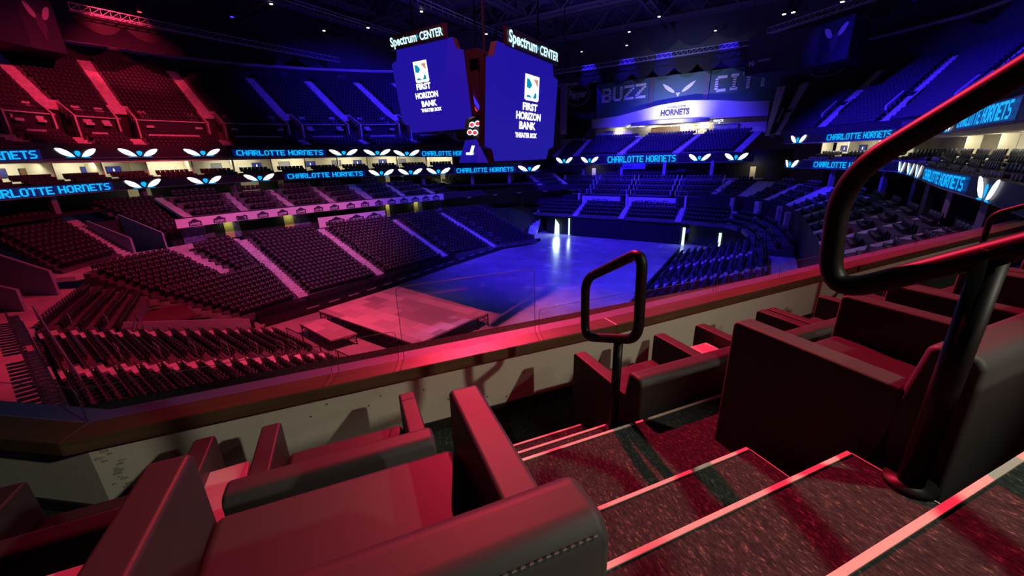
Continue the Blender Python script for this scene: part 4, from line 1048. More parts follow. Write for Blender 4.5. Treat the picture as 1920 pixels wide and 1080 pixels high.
# white wave canopy over the bar
r = empty('bar_canopy', (-20, 98, 21), 0, 'white wave-shaped canopy over the bar at the far end', 'canopy')
xs = np.linspace(-37.2, -1.0, 40); zt = np.interp(xs, [-37.2, -31, -27, -22, -16, -10, -5, -1], [23.0, 23.3, 24.0, 24.9, 25.4, 24.9, 24.2, 24.0]); zb = np.interp(xs, [-37.2, -30, -24, -13, -1], [21.0, 21.0, 21.5, 21.6, 21.4])
mb = MB()
for i in range(len(xs) - 1):
    a, b = xs[i], xs[i + 1]; mb.prism([(a, 98, zb[i]), (b, 98, zb[i + 1]), (b, 98, zt[i + 1]), (a, 98, zt[i])], (0, 2.5, 0))
child(mb, 'wave_front', 'canopy', r)
mb = MB(); put_text(mb, 'HORNETS', (-18.4, 97.93, 23.25), (5.9, 0, 0), (0, 0, 1.35), .06); child(mb, 'lettering', 'ink', r)
mb = MB(); put_text(mb, 'CHARLOTTE', (-18.1, 97.93, 24.3), (3.6, 0, 0), (0, 0, .4), .03); child(mb, 'small_lettering', 'ink', r)
spot('canopy_spot', (-18.5, 90.0, 21.0), (-18.3, 98, 23.4), 6500, (1.0, .95, .78), 95, .9, .1)
mb = MB(); n = 24
for i in range(n):
    f = lambda k, rr: Vector((-19.5 + rr * math.cos(math.pi + math.pi * k / n), 97.9 + rr * .35 * math.sin(math.pi + math.pi * k / n), 0))
    a, b = f(i, 8.2), f(i + 1, 8.2); mb.prism([a + Vector((0, 0, 20.9)), b + Vector((0, 0, 20.9)), Vector((-19.5, 98, 20.9))], (0, 0, .75))
o = rebase(mb.build('bar_awning', M['midgrey']), (-19.5, 97, 20.9)); tag(o, 'curved dark awning under the white wave canopy of the far bar', 'awning')
mb = MB(); mb.obox((-37, 100.2, 18.4), (36, 0, 0), (0, .2, 0), (0, 0, 3)); struct(mb.build('wall_bar', M['suite']))
for i, (x, w_, z0, h_, m, lab, nm) in enumerate(((-33.2, 2.0, 18.6, 1.6, 'midgrey', 'grey cabinet at the left end of the far bar', 'bar_cabinet'), (-20.4, 6.0, 18.5, 1.9, 'wood_dark', 'brown bar cabinet under the dark awning of the far bar', 'bar_cabinet'), (-8.2, 4.4, 18.6, 1.7, 'midgrey', 'dark cabinet right of the lit far bar', 'bar_cabinet'))):
    mb = MB(); mb.obox((x - w_ / 2, 99.4, z0), (w_, 0, 0), (0, .7, 0), (0, 0, h_)); mb.obox((x - w_ / 2 - .1, 99.2, z0 + h_), (w_ + .2, 0, 0), (0, .95, 0), (0, 0, .1)); o = rebase(mb.build(nm, M[m]), (x, 99.7, z0)); tag(o, lab, 'cabinet')
for words, x, z, w_ in (('UPTOWN GRILL', -26.6, 20.9, 4.3), ('SNACK', -9.6, 21.0, 1.9)):
    mb = MB(); put_text(mb, words, (x, 97.85, z), (w_, 0, 0), (0, 0, .5), .03); o = rebase(mb.build('bar_sign', M['led_wing']), (x, 97.85, z)); tag(o, 'small white lit sign %s under the far canopy' % words, 'sign')
for i, x in enumerate((-31, -23, -16.5, -12.5)): area('bar_lamp', (x, 99.0, 20.8), (x, 99.8, 19.2), 60, (1, .93, .72), 1.2, .3)
for i, x in enumerate(np.linspace(-19, -9.5, 8)):
    mb = MB(); mb.box((x, 98.6, 20.55), (.18, .18, .18)); o = rebase(mb.build('pendant_lamp', M['lamp_white']), (x, 98.6, 20.55)); tag(o, 'tiny pendant lamp in the far bar, %s from the left' % ORD[i + 1], 'lamp', 'pendant lamps in the far bar')
for i, x in enumerate((-14.8, -13.2, -11.4, -10, -7.4, -5.8, -4.6)):
    r = empty('bar_table', (x, 96.4, 18.45), 0, 'high table on the far bar terrace, %s from the left' % ORD[i + 1], 'table', 'high tables on the far bar terrace')
    mb = MB(); mb.box((0, 0, 1.02), (.9, .9, .06)); mb.build('table_top', M['midgrey'], r); mb = MB(); mb.bar((0, 0, 0), (0, 0, 1.0), .12); mb.box((0, 0, .03), (.5, .5, .05)); mb.build('pedestal', M['black'], r)

# far left corner: stair, lit tunnel, opening
stair('stair_far_corner', (-37.4, 69.6, .25), (-38.9, 68.6, .25), (-38.6, 76.0, 5.6), (-40.0, 75.3, 5.6), 16)
mb = MB(); mb.obox((-36.4, 72.4, 0), (5.6, 0, 0), (0, .3, 0), (0, 0, 4.0)); struct(mb.build('wall_tunnel_far', M['black']))
r = empty('tunnel_doorway', (-33.9, 71.9, 0), 0, 'bright doorway at the far end reflected in the floor', 'doorway')
mb = MB(); mb.quad((-.55, 0, .02), (.55, 0, .02), (.5, 0, 2.0), (-.35, 0, 3.0)); mb.build('lit_opening', M['door_light'], r)
mb = MB(); mb.bar((-.7, -.05, 0), (-.5, -.05, 3.1), .14); mb.bar((.7, -.05, 0), (.62, -.05, 2.3), .14); mb.build('frame', M['black'], r)
area('tunnel_lamp', (-33.9, 71.6, 2.0), (-33.6, 66, 0), 130, (.72, 1, .84), 1.1, 1.6)
for i, (x, y, wd, h_, lab) in enumerate(((-31.2, 71.7, .30, 3.3, 'thin bright slit beside the left end of the far curtain'), (-10.1, 71.2, .42, 3.0, 'bright slit at the right end of the far curtain'), (-4.6, 71.0, .38, 2.5, 'bright doorway slit in the far right corner'))):
    mb = MB(); mb.obox((x - wd / 2, y, .0), (wd, 0, 0), (0, .06, 0), (0, 0, h_)); o = rebase(mb.build('lit_gap', M['door_light']), (x, y, .05)); tag(o, lab, 'lit gap')
    area('slit_lamp', (x, y - .15, 1.6), (x, y - 5, 0), 28, (.75, 1, .85), .3, 2.0)
wall_slab('wall_far_right_corner', (-9.5, 72.6), (3.0, 69.0), 0, 4.4, 0, 4.4, .3, 'black')
wall_slab('wall_far_left_corner', (-44.0, 60.5), (-37.6, 73.5), 0, 6.0, 0, 5.0, .3, 'darkwall')

# ---------------------------------------------------------------- banners and doors below the loge tier (left)
def house_logo(mb, f, w_, h_):
    """outline of a gabled house frame"""
    o = [(-.5, 0), (.5, 0), (.5, .62), (.28, .70), (.24, .78), (0, 1.0), (-.24, .78), (-.28, .70), (-.5, .62)]
    mb.add([f(x * w_, y * h_) for x, y in o], [tuple(range(9))])
r = empty('banner', PP.at(24, -.2, 8.4), 0, 'long white banner with a row of LOWE\'S house logos along the left parapet', 'banner')
mb = MB()
for k in range(36): a, b = 6.4 + k * 1.0, 7.4 + k * 1.0; mb.prism([PP.at(a, -.03, 8.42), PP.at(b, -.03, 8.42), PP.at(b, -.12, 8.42), PP.at(a, -.12, 8.42)], (0, 0, .98))
child(mb, 'vinyl', 'white', r)
for s in (8.14, 10.58, 13.0, 15.35, 17.67, 19.94, 22.26, 24.46, 26.77, 28.95, 31.16, 33.22, 35.26, 37.19, 39.09, 40.96):
    f = lambda x, y: PP.at(s + x, -.135, 8.48 + y)
    mb = MB(); house_logo(mb, f, 1.25, .82); g = child(mb, 'house_logo', 'ink', r)
    mb = MB(); vs, fs = text_geo("LOWE'S", .04); mb.add([PP.at(s + v.x * .98, -.15, 8.72 + v.y * .30) for v in vs], fs); t = child(mb, 'lettering', 'white', r); t.parent = g
r = empty('banner', (-50.9, 37.6, 6.2), 0, 'lower white banner with three large LOWE\'S house logos', 'banner')
A_, B_ = Vector((-50.6, 31.9, 6.45)), Vector((-50.2, 43.1, 6.1)); e = B_ - A_
mb = MB(); mb.obox(A_, e, (-.08, 0, 0), (0, 0, 1.4)); child(mb, 'vinyl', 'white', r)
for t_ in (.24, .53, .81):
    c = A_.lerp(B_, t_); f = lambda x, y: c + e.normalized() * x + Vector((.03, 0, .12 + y)); mb = MB(); house_logo(mb, f, 2.5, 1.2); g = child(mb, 'house_logo', 'ink', r)
    mb = MB(); vs, fs = text_geo("LOWE'S", .04); mb.add([c + e.normalized() * v.x * 1.95 + Vector((.05, 0, .58 + v.y * .45)) for v in vs], fs); t = child(mb, 'lettering', 'white', r); t.parent = g
P2_ = Path(offset_poly(PAR, 1.6))
for i, (a, b, m, nm) in enumerate(((6.36, 8.72, 'purple', 'wall_pattern_panel'), (8.72, 10.69, 'black', 'wall_opening'), (10.69, 11.69, 'olive', 'door_jamb'), (11.69, 12.48, 'purple', 'wall_pattern_panel'),
                                   (12.48, 17.61, 'black', 'wall_opening'), (17.61, 18.83, 'olive', 'door_jamb'), (18.83, 20.96, 'purple', 'wall_pattern_panel'), (32.5, 33.1, 'olive', 'door_jamb'), (33.1, 37.3, 'black', 'wall_opening'),
                                   (37.3, 38.06, 'olive', 'door_jamb'), (38.06, 38.94, 'purple', 'wall_pattern_panel'), (38.94, 40.95, 'black', 'wall_opening'), (40.95, 42.6, 'purple', 'wall_pattern_panel'))):
    mb = MB(); P2_.wall(mb, 6.3, 8.42, -.16 if m != 'black' else -.05, .1, a, b); struct(mb.build(nm, M[m]))
for d in (11.2, 18.2, 32.8, 37.7): area('doorway_lamp', P2_.at(d, -.9, 8.3), P2_.at(d, .2, 7.2), 9, (1, .95, .45), .4, .3)

# ---------------------------------------------------------------- stage platforms
def platform(corners, z, name, label, leg_gap, skip=()):
    c = sum((Vector(p) for p in corners), Vector((0, 0))) / 4; ex = (Vector(corners[1]) - Vector(corners[0])); rz = math.atan2(ex.y, ex.x)
    r = empty('stage_platform', (c.x, c.y, 0), rz, label, 'stage'); R_ = Matrix.Rotation(-rz, 2)
    loc = [R_ @ (Vector(p) - c) for p in corners]
    mb = MB(); mb.prism([Vector((p.x, p.y, z - .14)) for p in loc], (0, 0, .14)); mb.build('deck', M['stage'], r)
    for i in range(4):
        a, b = loc[i], loc[(i + 1) % 4]; L = (b - a).length; n = max(1, int(L / leg_gap)); inn = (Vector((0, 0)) - (a + b) / 2).normalized() * .12
        for k in range(n):
            p = a.lerp(b, k / n) + inn; q = a.lerp(b, (k + 1) / n) + inn
            mb = MB(); mb.bar((p.x, p.y, 0), (p.x, p.y, z - .14), .07); mb.box((p.x, p.y, .02), (.16, .16, .04)); mb.build('leg', M['black'], r)
        mb = MB()
        for k in range(n):
            p = a.lerp(b, k / n) + inn; q = a.lerp(b, (k + 1) / n) + inn
            mb.bar((p.x, p.y, .2), (q.x, q.y, z - .25), .035); mb.bar((p.x, p.y, z - .25), (q.x, q.y, .2), .035); mb.bar((p.x, p.y, .55), (q.x, q.y, .55), .035); mb.bar((p.x, p.y, z - .3), (q.x, q.y, z - .3), .05)
        mb.build('cross_bracing', M['black'], r)
    return r
platform([(-35.0, 20.4), (-21.25, 19.65), (-20.1, 27.9), (-33.9, 29.6)], 1.3, 'stage', 'large low stage platform with a patchy red-lit panel deck', 1.22)
platform([(-34.4, 18.05), (-28.6, 17.2), (-27.8, 19.2), (-33.5, 19.9)], 1.0, 'stage', 'small lower stage platform in front of the large one, at the left', 1.22)
for k, (x, z) in enumerate(((-21.0, 1.9), (-20.25, 1.9))):
    pass
# black mesh barrier at the foot of the near stand
bp = [(-34.2, 16.7), (-31.4, 16.5), (-28.7, 16.3), (-26.1, 16.1), (-23.5, 15.9), (-20.9, 15.7)]
for i, (a, b) in enumerate(zip(bp, bp[1:])):
    a = Vector((*a, 0)); b = Vector((*b, 0)); c = (a + b) / 2; e = b - a; L = e.length - .08
    r = empty('crowd_barrier', c, math.atan2(e.y, e.x), 'black crowd barrier at the foot of the near stand, %s from the left' % ORD[i + 1], 'barrier', 'crowd barriers before the near stand')
    mb = MB()
    for x in (-L / 2, L / 2): mb.bar((x, 0, 0), (x, 0, 1.15), .05)
    for z in (.12, 1.15): mb.bar((-L / 2, 0, z), (L / 2, 0, z), .05)
    for x in (-L / 2 + .1, L / 2 - .1): mb.box((x, 0, .02), (.06, .5, .04))
    mb.build('frame', M['black'], r); mb = MB()
    n = 16
    for k in range(1, n): x = -L / 2 + L * k / n; mb.bar((x, 0, .12), (x, 0, 1.15), .022)
    mb.build('infill_bars', M['black'], r)

# ---------------------------------------------------------------- rails in the stands
def little_rail(p, e, label, grp, L=1.05, H=.95):
    p = Vector(p); e = Vector((e[0], e[1], 0)).normalized(); pts = arc_corner([p, p + Vector((0, 0, H)), p + e * L + Vector((0, 0, H)), p + e * L], .15, 4)
    mb = MB(); mb.tube(pts, .035, 6); mb.tube([p + Vector((0, 0, H * .55)), p + e * L + Vector((0, 0, H * .55))], .025, 6)
    o = rebase(mb.build('aisle_rail', M['steel'], smooth=True), p); return tag(o, label, 'aisle rail', grp)
for k, i in enumerate((2, 4, 6, 8, 10, 12, 13)):
    little_rail(Ai(i) - E1 * .75 + Vector((.05, .35, 0)), -E1, 'looped steel rail left of the near stand\'s lit steps, %s from the top' % ORD[k + 1], 'steel rails beside the near steps', 1.25)
for k, i in enumerate((1, 3, 5)):
    little_rail(Bi(i) - E1 * .75 + Vector((.05, .35, 0)), -E1, 'looped steel rail at the near stand\'s far steps, %s from the top' % ORD[k + 1], 'steel rails beside the far steps', 1.25)
c0, c1 = Vector((-48.0, 9.8, 4.9)), Vector((-41.0, 17.0, 1.2)); dd = (c1 - c0); nn = Vector((dd.y, -dd.x, 0)).normalized()
for k in range(7):
    little_rail(c0.lerp(c1, k / 6.3) - nn * 1.4, -nn, 'looped steel rail beside the corner steps, %s from the top' % ORD[k + 1], 'steel rails beside the corner steps', 1.5)
for q, (y, nm) in enumerate(((34.0, 'nearer'), (43.7, 'middle'), (51.9, 'farther'))):
    for k in range(6):
        t_ = (k + .5) / 6; little_rail((-9 + 10.4 * t_, y + .75, .9 + 3.2 * t_), (0, 1), 'looped rail beside the %s steps of the right stand, %s from the floor' % (nm, ORD[k + 1]), 'steel rails of the right stand', 1.0)
for q in range(1, 4):
    a, b = shift(AF[q], .75), shift(AB[q], .75)
    for k in range(6):
        p = a.lerp(b, (k + .3) / 6.3); little_rail(p, (a - b), 'looped rail beside sideline steps %s from the stage, %s rail up' % (ORD[q], ORD[k + 1]), 'steel rails of the far sideline', 1.0)
# loose chairs along the back of the near stand
cm = None
for k in range(30):
    if 13 <= k <= 14: continue
    p = Vector((-41.6, 3.15, 5.25)).lerp(Vector((-23.6, 1.75, 5.25)), k / 29)
    if cm is None:
        mb = MB(); mb.obox((-.22, -.05, .40), (.44, 0, 0), (0, .42, 0), (0, 0, .05)); mb.prism([(-.22, -.05, .42), (-.22, -.01, .42), (-.22, -.10, .90), (-.22, -.14, .90)], (.44, 0, 0))
        for sx in (-.2, .18):
            for sy in (-.08, .32): mb.obox((sx, sy, 0), (.03, 0, 0), (0, .03, 0), (0, 0, .42))
        o = mb.build('folding_chair', M['seat']); cm = o.data
    else: o = bpy.data.objects.new('folding_chair', cm); COL.objects.link(o)
    o.location = p; o.rotation_euler = (0, 0, math.atan2(E1.y, E1.x)); tag(o, 'loose dark chair behind the near stand, %s along the row' % (ORD[k + 1] if k < 25 else 'thirtieth' if k == 29 else 'twenty-' + ORD[k - 19]), 'chair', 'loose chairs behind the near stand')
a, b = Vector((-41, 4.2, 5.25)), Vector((-24, 2.9, 5.25)); mb = MB(); mb.tube([a + Vector((0, 0, 1)), b + Vector((0, 0, 1))], .04, 6)
for k in range(9): p = a.lerp(b, k / 8); mb.bar(p, p + Vector((0, 0, 1)), .05)
o = rebase(mb.build('guard_rail', M['steel']), a); tag(o, 'long steel guard rail behind the top row of the near stand', 'guard rail')

# ---------------------------------------------------------------- hanging scoreboard
r = empty('scoreboard', (-22.2, 30.5, 15), 0, 'big hanging scoreboard with two navy bank-advert screens under the roof', 'scoreboard')
def face(org, ex, tilt, W, zb, zt, sign_off):
    """org: lower-left plan corner, ex: unit along the face, tilt: inward offset of the bottom edge"""
    org = Vector((*org, 0)); ex = Vector((*ex, 0)); nin = Vector((-ex.y, ex.x, 0)); H = zt - zb
    def f(x, z, d=0.0): return org + ex * x + nin * (tilt * (1 - z / H) - d) + Vector((0, 0, zb + z))
    return f, H
def screen(f, W, H, nx, nz):
    o = [(nx, 0), (W - nx, 0), (W - nx * .72, nz), (W, nz * 1.25), (W, H - nz * 1.35), (W - nx * .72, H - nz * 1.1), (W - nx, H), (nx, H), (nx * .72, H - nz * 1.1), (0, H - nz * 1.35), (0, nz * 1.25), (nx * .72, nz)]
    return o
def build_face(org, ex, tilt, W, zb, zt, logo, lines, sgn, both=True):
    f, H = face(org, ex, tilt, W, zb, zt, 0); out = screen(f, W, H, W * .115, H * .11)
    mb = MB(); n = len(out); mb.add([f(x, z) for x, z in out] + [f(x, z, -.5) for x, z in out], [tuple(range(n, 2 * n))[::-1]] + [(i, (i + 1) % n, n + (i + 1) % n, n + i) for i in range(n)])
    s = child(mb, 'screen_housing', 'black', r)
    mb = MB(); mb.add([f(x, z, .01) for x, z in out], [tuple(range(n))]); child(mb, 'screen', 'screen_blue', r)
    if not both: return
    (x0, x1, z0, z1) = logo; g = lambda u, v, d: f(x0 + (x1 - x0) * u, z0 + (z1 - z0) * v, d)
    mb = MB(); card = [(.08, 0), (.92, 0), (1, .05), (1, 1), (0, 1), (0, .05)]; mb.add([g(u, v, .03) for u, v in card], [tuple(range(6))]); lg = child(mb, 'advert_card', 'led_white', r)
    mb = MB(); mb.add([g(u, v, .05) for u, v in ((.10, .50), (.10, .84), (.30, .82), (.48, .62), (.38, .50), (.30, .46))], [tuple(range(6))])
    mb.add([g(u, v, .05) for u, v in ((.12, .12), (.14, .20), (.30, .22), (.52, .12))], [tuple(range(4))]); mb.add([g(u, v, .05) for u, v in ((.56, .12), (.82, .12), (.82, .28), (.74, .38))], [tuple(range(4))]); o = child(mb, 'blue_fields', 'led_teal', r); o.parent = lg
    mb = MB(); mb.add([g(u, v, .05) for u, v in ((.56, .86), (.90, .88), (.90, .56))], [(0, 1, 2)]); o = child(mb, 'salmon_corner', 'led_orange', r); o.parent = lg
    for words, xc, zc, w_, h_ in lines:
        mb = MB(); vs, fs = text_geo(words, .045); mb.add([f(xc + v.x * w_, zc + v.y * h_, .03) for v in vs], fs); child(mb, 'advert_lettering', 'led_white', r)
    # roof sign
    xa, xb, z0, z1 = sgn; hs = z1 - z0
    vs, fs = text_geo('Spectrum', .03); mb = MB(); mb.add([f(xa + (xb - xa) * (.26 + v.x * .52), z0 + hs * (.42 + v.y * .95), .25) for v in vs], fs); child(mb, 'roof_sign_lettering', 'led_sign', r)
    vs, fs = text_geo('CENTER', .03); mb = MB(); mb.add([f(xa + (xb - xa) * (.79 + v.x * .42), z0 + hs * (.48 + v.y * .62), .25) for v in vs], fs); child(mb, 'roof_sign_lettering', 'led_sign', r)
    mb = MB(); mb.add([f(xa + (xb - xa) * u, z0 + hs * v, .25) for u, v in ((.525, .3), (.56, .5), (.525, .72))], [(0, 1, 2)]); child(mb, 'sign_arrow', 'led_teal', r)
    mb = MB(); A_, B_ = f(xa - .2, z0 + hs * .5, .05), f(xb + .2, z0 + hs * .5, .05); mb.bar(A_, B_, .25, hs * 1.1); child(mb, 'sign_bar', 'black', r)
# end face (looks towards the near end) and side face (looks towards the right)
build_face((-26.75, 25.4), (1, 0), .8, 7.3, 17.15, 23.2, (2.3, 3.7, 3.55, 5.0), (('FIRST', 3.0, 3.28, 1.5, .44), ('HORIZON', 3.17, 2.65, 2.35, .44), ('BANK', 3.3, 2.05, 1.6, .43), ('THEATER BOX', 3.4, 1.58, 2.15, .27)), (.55, 5.85, 6.05, 6.9))
build_face((-17.3, 25.25), (0, 1), .6, 11.5, 14.7, 22.75, (5.5, 7.9, 4.7, 6.6), (('FIRST', 6.55, 4.22, 2.5, .58), ('HORIZON', 6.4, 3.5, 4.2, .60), ('BANK', 6.25, 2.76, 2.8, .60), ('THEATER BOX', 6.1, 2.0, 3.7, .40)), (2.5, 10.8, 8.0, 9.1))
build_face((-18.5, 36.5), (-1, 0), .8, 7.3, 17.15, 23.2, None, None, None, False)
build_face((-26.6, 36.0), (0, -1), .9, 9.2, 17.3, 22.6, None, None, None, False)
mb = MB(); mb.obox((-25.2, 27.4, 17.6), (5.6, 0, 0), (0, 7.4, 0), (0, 0, 5.2)); child(mb, 'core', 'black', r)
mb = MB()
for x in (-25, -18.9):
    for y in (27.3, 35.6): mb.bar((x, y, 22.2), (-22.2, 31, 22.2), .3); mb.bar((x, y, 18.2), (x, y, 22.4), .22)
    mb.bar((x, 27.3, 22.2), (x, 35.6, 22.2), .3); mb.bar((x, 27.3, 18.3), (x, 35.6, 18.3), .25)
for y in (27.3, 35.6): mb.bar((-25, y, 22.2), (-18.9, y, 22.2), .3); mb.bar((-25, y, 18.3), (-18.9, y, 18.3), .25)
child(mb, 'frame', 'black', r)
for x in (-25.5, -18.7):
    for y in (27, 35.4): mb = MB(); mb.bar((x, y, 22.2), (x, y, 43.5), .09); child(mb, 'hanging_cable', 'black', r)
mb = MB(); mb.add([Vector(p) for p in ((-21.9, 27.2, 14.64), (-18.9, 27.2, 14.6), (-20.2, 27.6, 16.4), (-21.4, 27.6, 16.4))], [(0, 1, 2, 3)]); ls = child(mb, 'lower_screen', 'screen_blue', r)
mb = MB(); mb.add([Vector(p) for p in ((-20.95, 27.3, 15.0), (-20.6, 27.3, 15.0), (-20.35, 27.45, 15.95), (-20.65, 27.45, 15.95))], [(0, 1, 2, 3)]); mb.obox((-21.15, 27.28, 15.25), (.75, 0, 0), (0, .02, 0), (0, 0, .18)); o = child(mb, 'advert_mark', 'led_white', r); o.parent = ls
mb = MB(); mb.obox((-22.0, 27.3, 14.5), (3.2, 0, 0), (0, 8, 0), (0, 0, .12)); mb.obox((-22.3, 27.8, 16.4), (3.6, 0, 0), (0, 7.0, 0), (0, 0, 1.2)); child(mb, 'lower_housing', 'black', r)
mb = MB(); mb.bar((-20.9, 27.3, 20.55), (-19.6, 27.3, 18.6), .10, .22); child(mb, 'blue_light_bar', 'led_blue', r)
mb = MB(); mb.bar((-20.95, 27.28, 20.0), (-19.75, 27.28, 18.35), .05, .10); child(mb, 'red_light_bar', 'led_red', r)
for x, z in ((-20.9, 17.45), (-20.35, 17.5), (-19.8, 17.55), (-20.6, 16.95), (-20.1, 16.9)):
    mb = MB(); mb.add([Vector((x + .3 * math.cos(t), 27.25, z + .22 * math.sin(t))) for t in np.linspace(0, 2 * math.pi, 14)[:-1]], [tuple(range(13))]); o1 = child(mb, 'advert_petal', 'led_white', r)
    mb = MB(); mb.add([Vector((x + .2 * math.cos(t), 27.23, z + .14 * math.sin(t))) for t in np.linspace(0, 2 * math.pi, 14)[:-1]], [tuple(range(13))]); o = child(mb, 'petal_centre', 'led_red', r); o.parent = o1
r = empty('speaker_array', (-17.6, 38.6, 17), 0, 'slim hanging speaker column just right of the side screen', 'speaker'); mb = MB()
for k in range(12): mb.obox((-.25, -.25, k * .38), (.5, 0, 0), (0, .5, 0), (0, 0, .36))
mb.build('cabinet_column', M['midgrey'], r); mb = MB(); mb.bar((0, 0, 4.5), (0, 0, 26.4), .05); mb.build('cable', M['black'], r)

# ---------------------------------------------------------------- roof
mb = MB(); mb.obox((-100, -16, 44), (140, 0, 0), (0, 122, 0), (0, 0, .4)); struct(mb.build('ceiling', mat('dark roof deck', (.10, .10, .15), .8, noise=(.3, .4))))
def truss(a, b, depth, label, panels=14, wdt=2.0):
    a = Vector(a); b = Vector(b); e = b - a; nn = Vector((-e.y, e.x, 0)).normalized() * wdt / 2; r = empty('roof_truss', (a + b) / 2, 0, label, 'roof truss', 'steel trusses under the roof')
    up = Vector((0, 0, depth))
    for p, q, nm in ((a + up, b + up, 'top_chord'), (a - nn, b - nn, 'bottom_chord'), (a + nn, b + nn, 'bottom_chord')):
        mb = MB(); mb.bar(p, q, .42); child(mb, nm, 'truss', r)
    mb = MB()
    for k in range(panels):
        p, q = a.lerp(b, k / panels), a.lerp(b, (k + 1) / panels); m = p.lerp(q, .5) + up
        for s in (-1, 1): mb.bar(p + nn * s, m, .24); mb.bar(q + nn * s, m, .24)
        mb.bar(p + nn, p - nn, .2); mb.bar(p + nn, q - nn, .14)
    child(mb, 'web_members', 'truss', r); return r
for i, y in enumerate((12, 28, 44, 60, 76, 92)):
    truss((-96, y, 39.5), (26, y, 39.5), 4.0, 'dark steel cross truss under the roof, %s from the viewer' % ORD[i + 1], 18)
for i, x in enumerate((-66, -44, -22, 0)):
    truss((x, 2, 40.5), (x, 103, 40.5), 3.0, 'dark steel lengthwise truss under the roof, %s from the left' % ORD[i + 1], 16, 1.5)
# lighting trusses in front of the black swags, with lamps
def light_truss(pts, label):
    P = Path(pts); r = empty('lighting_truss', P.at(P.l[-1] / 2, 0, pts[0][2]), 0, label, 'lighting truss'); z = pts[0][2]
    for dz, off, nm in ((0, 0, 'chord'), (.8, 0, 'chord'), (0, .8, 'chord')):
        mb = MB(); mb.tube([P.at(d, off, z + dz) for d in P.l], .07, 6); child(mb, nm, 'fascia', r)
    mb = MB(); n = int(P.l[-1] / 1.0)
    for k in range(n):
        a, b = P.l[-1] * k / n, P.l[-1] * (k + 1) / n; mb.bar(P.at(a, 0, z), P.at(b, 0, z + .8), .05); mb.bar(P.at(a, 0, z + .8), P.at(a, 0, z), .05); mb.bar(P.at(a, 0, z), P.at(b, .8, z), .05)
    child(mb, 'lacing', 'fascia', r)
    for k in range(0, n, 12):
        mb = MB(); p = P.at(P.l[-1] * k / n, 0, z + .8); mb.bar(p, (p.x, p.y, 43.9), .05); child(mb, 'hanging_cable', 'black', r)
    return P
PT = light_truss([(-80, 21.5, 34.7), (-80, 40, 34.7), (-79, 62, 34.7), (-72, 82, 34.7)], 'long lighting truss hanging along the left side of the roof')
PT2 = light_truss([(-56, 98, 34.0), (-36, 98, 34.0), (-6, 97, 34.0)], 'lighting truss across the far end of the roof')
PT3 = light_truss([(-3, 90, 34.0), (9, 80, 34.0), (15, 62, 34.0), (17, 40, 34.0)], 'lighting truss along the right side of the roof')
def swag(P, d0, d1, n, ztop, zlow, off, label):
    r = empty('swag_curtain', P.at((d0 + d1) / 2, off, ztop), 0, label, 'swag curtain', 'black swag curtains under the roof'); mb = MB(); st = (d1 - d0) / n; K = 10
    for i in range(n):
        for k in range(K):
            a, b = d0 + (i + k / K) * st, d0 + (i + (k + 1) / K) * st; f = lambda t: zlow + (1 - 4 * (t - .5) ** 2) * -1.5 + 1.5 * 0
            za, zb_ = zlow + 1.6 * (2 * (k / K) - 1) ** 2, zlow + 1.6 * (2 * ((k + 1) / K) - 1) ** 2; bow = lambda t: .35 * math.sin(math.pi * t)
            A, B = P.at(a, off - bow(k / K), za), P.at(b, off - bow((k + 1) / K), zb_); C_, D_ = P.at(b, off, ztop), P.at(a, off, ztop)
            nn = (P.at(b, off + .1, 0) - P.at(b, off, 0)); mb.prism([A, B, C_, D_], nn)
    child(mb, 'drape', 'drape', r)
swag(PT, 0.5, 25.5, 5, 35.4, 32.6, 1.6, 'black scalloped swag curtain behind the red-lit left truss')
swag(PT, 25.5, 62, 7, 35.4, 33.2, 1.6, 'black scalloped swag curtain behind the unlit part of the left truss')
swag(PT2, 14, 50, 8, 35.0, 30.6, 1.2, 'black scalloped swag curtain above the teal end wall')
swag(PT3, 2, 55, 9, 35.0, 31.6, 2.0, 'black scalloped swag curtain along the right side of the roof')
spot('red_truss_glow', (-74, 24, 37.5), (-80, 26, 34.5), 14000, RED, 55, .8, .2)
def lamp(p, label, m='lamp_white', s=.30, grp='small lamps under the roof'):
    p = Vector(p); r = empty('ceiling_lamp', p, 0, label, 'lamp', grp)
    mb = MB(); mb.tube([(0, 0, .05), (0, 0, s * 1.6)], s * .8, 10); mb.build('housing', M['black'], r)
    mb = MB(); mb.tube([(0, 0, -.02), (0, 0, .06)], s * .72, 12); mb.build('lens', M[m], r)
    if p.z + s * 1.6 < 43.5: mb = MB(); mb.bar((0, 0, s * 1.5), (0, 0, 43.9 - p.z), .04); mb.build('cable', M['black'], r)
for i, (x, y) in enumerate(((-67.7, 41.4), (-73.2, 54), (-65.4, 57.6), (-51.8, 57.2), (-50.5, 73.9), (-40.7, 111 - 12), (-30.4, 100), (-27, 90), (-12.5, 100), (-1.06, 96.5), (.3, 96.3), (7, 95), (-58, 66), (-46, 84), (-20, 84))):
    lamp((x, y, 38), 'small white lamp under the dark roof, %s from the left' % ORD[[1, 0, 2, 4, 5, 7, 8, 9, 11, 12, 13, 14, 3, 6, 10][i] + 1], 'lamp_white', .42 if x > -3 else .32)
for p, lab, m in (((-71.5, 37.2, 36), 'blue stage lamp high on the left under the roof', 'lamp_blue'), ((-82.2, 62.1, 36), 'red stage lamp on the left truss near the scoreboard sign', 'lamp_red'), ((-81.4, 62.9, 36.0), 'small blue stage lamp beside the red one on the left truss', 'lamp_blue'), ((-79.4, 28.7, 36), 'red stage lamp above the red-lit swag', 'lamp_red'), ((11.4, 92, 36), 'blue stage lamp above the right corner screens', 'lamp_blue')):
    lamp(p, lab, m, .34)
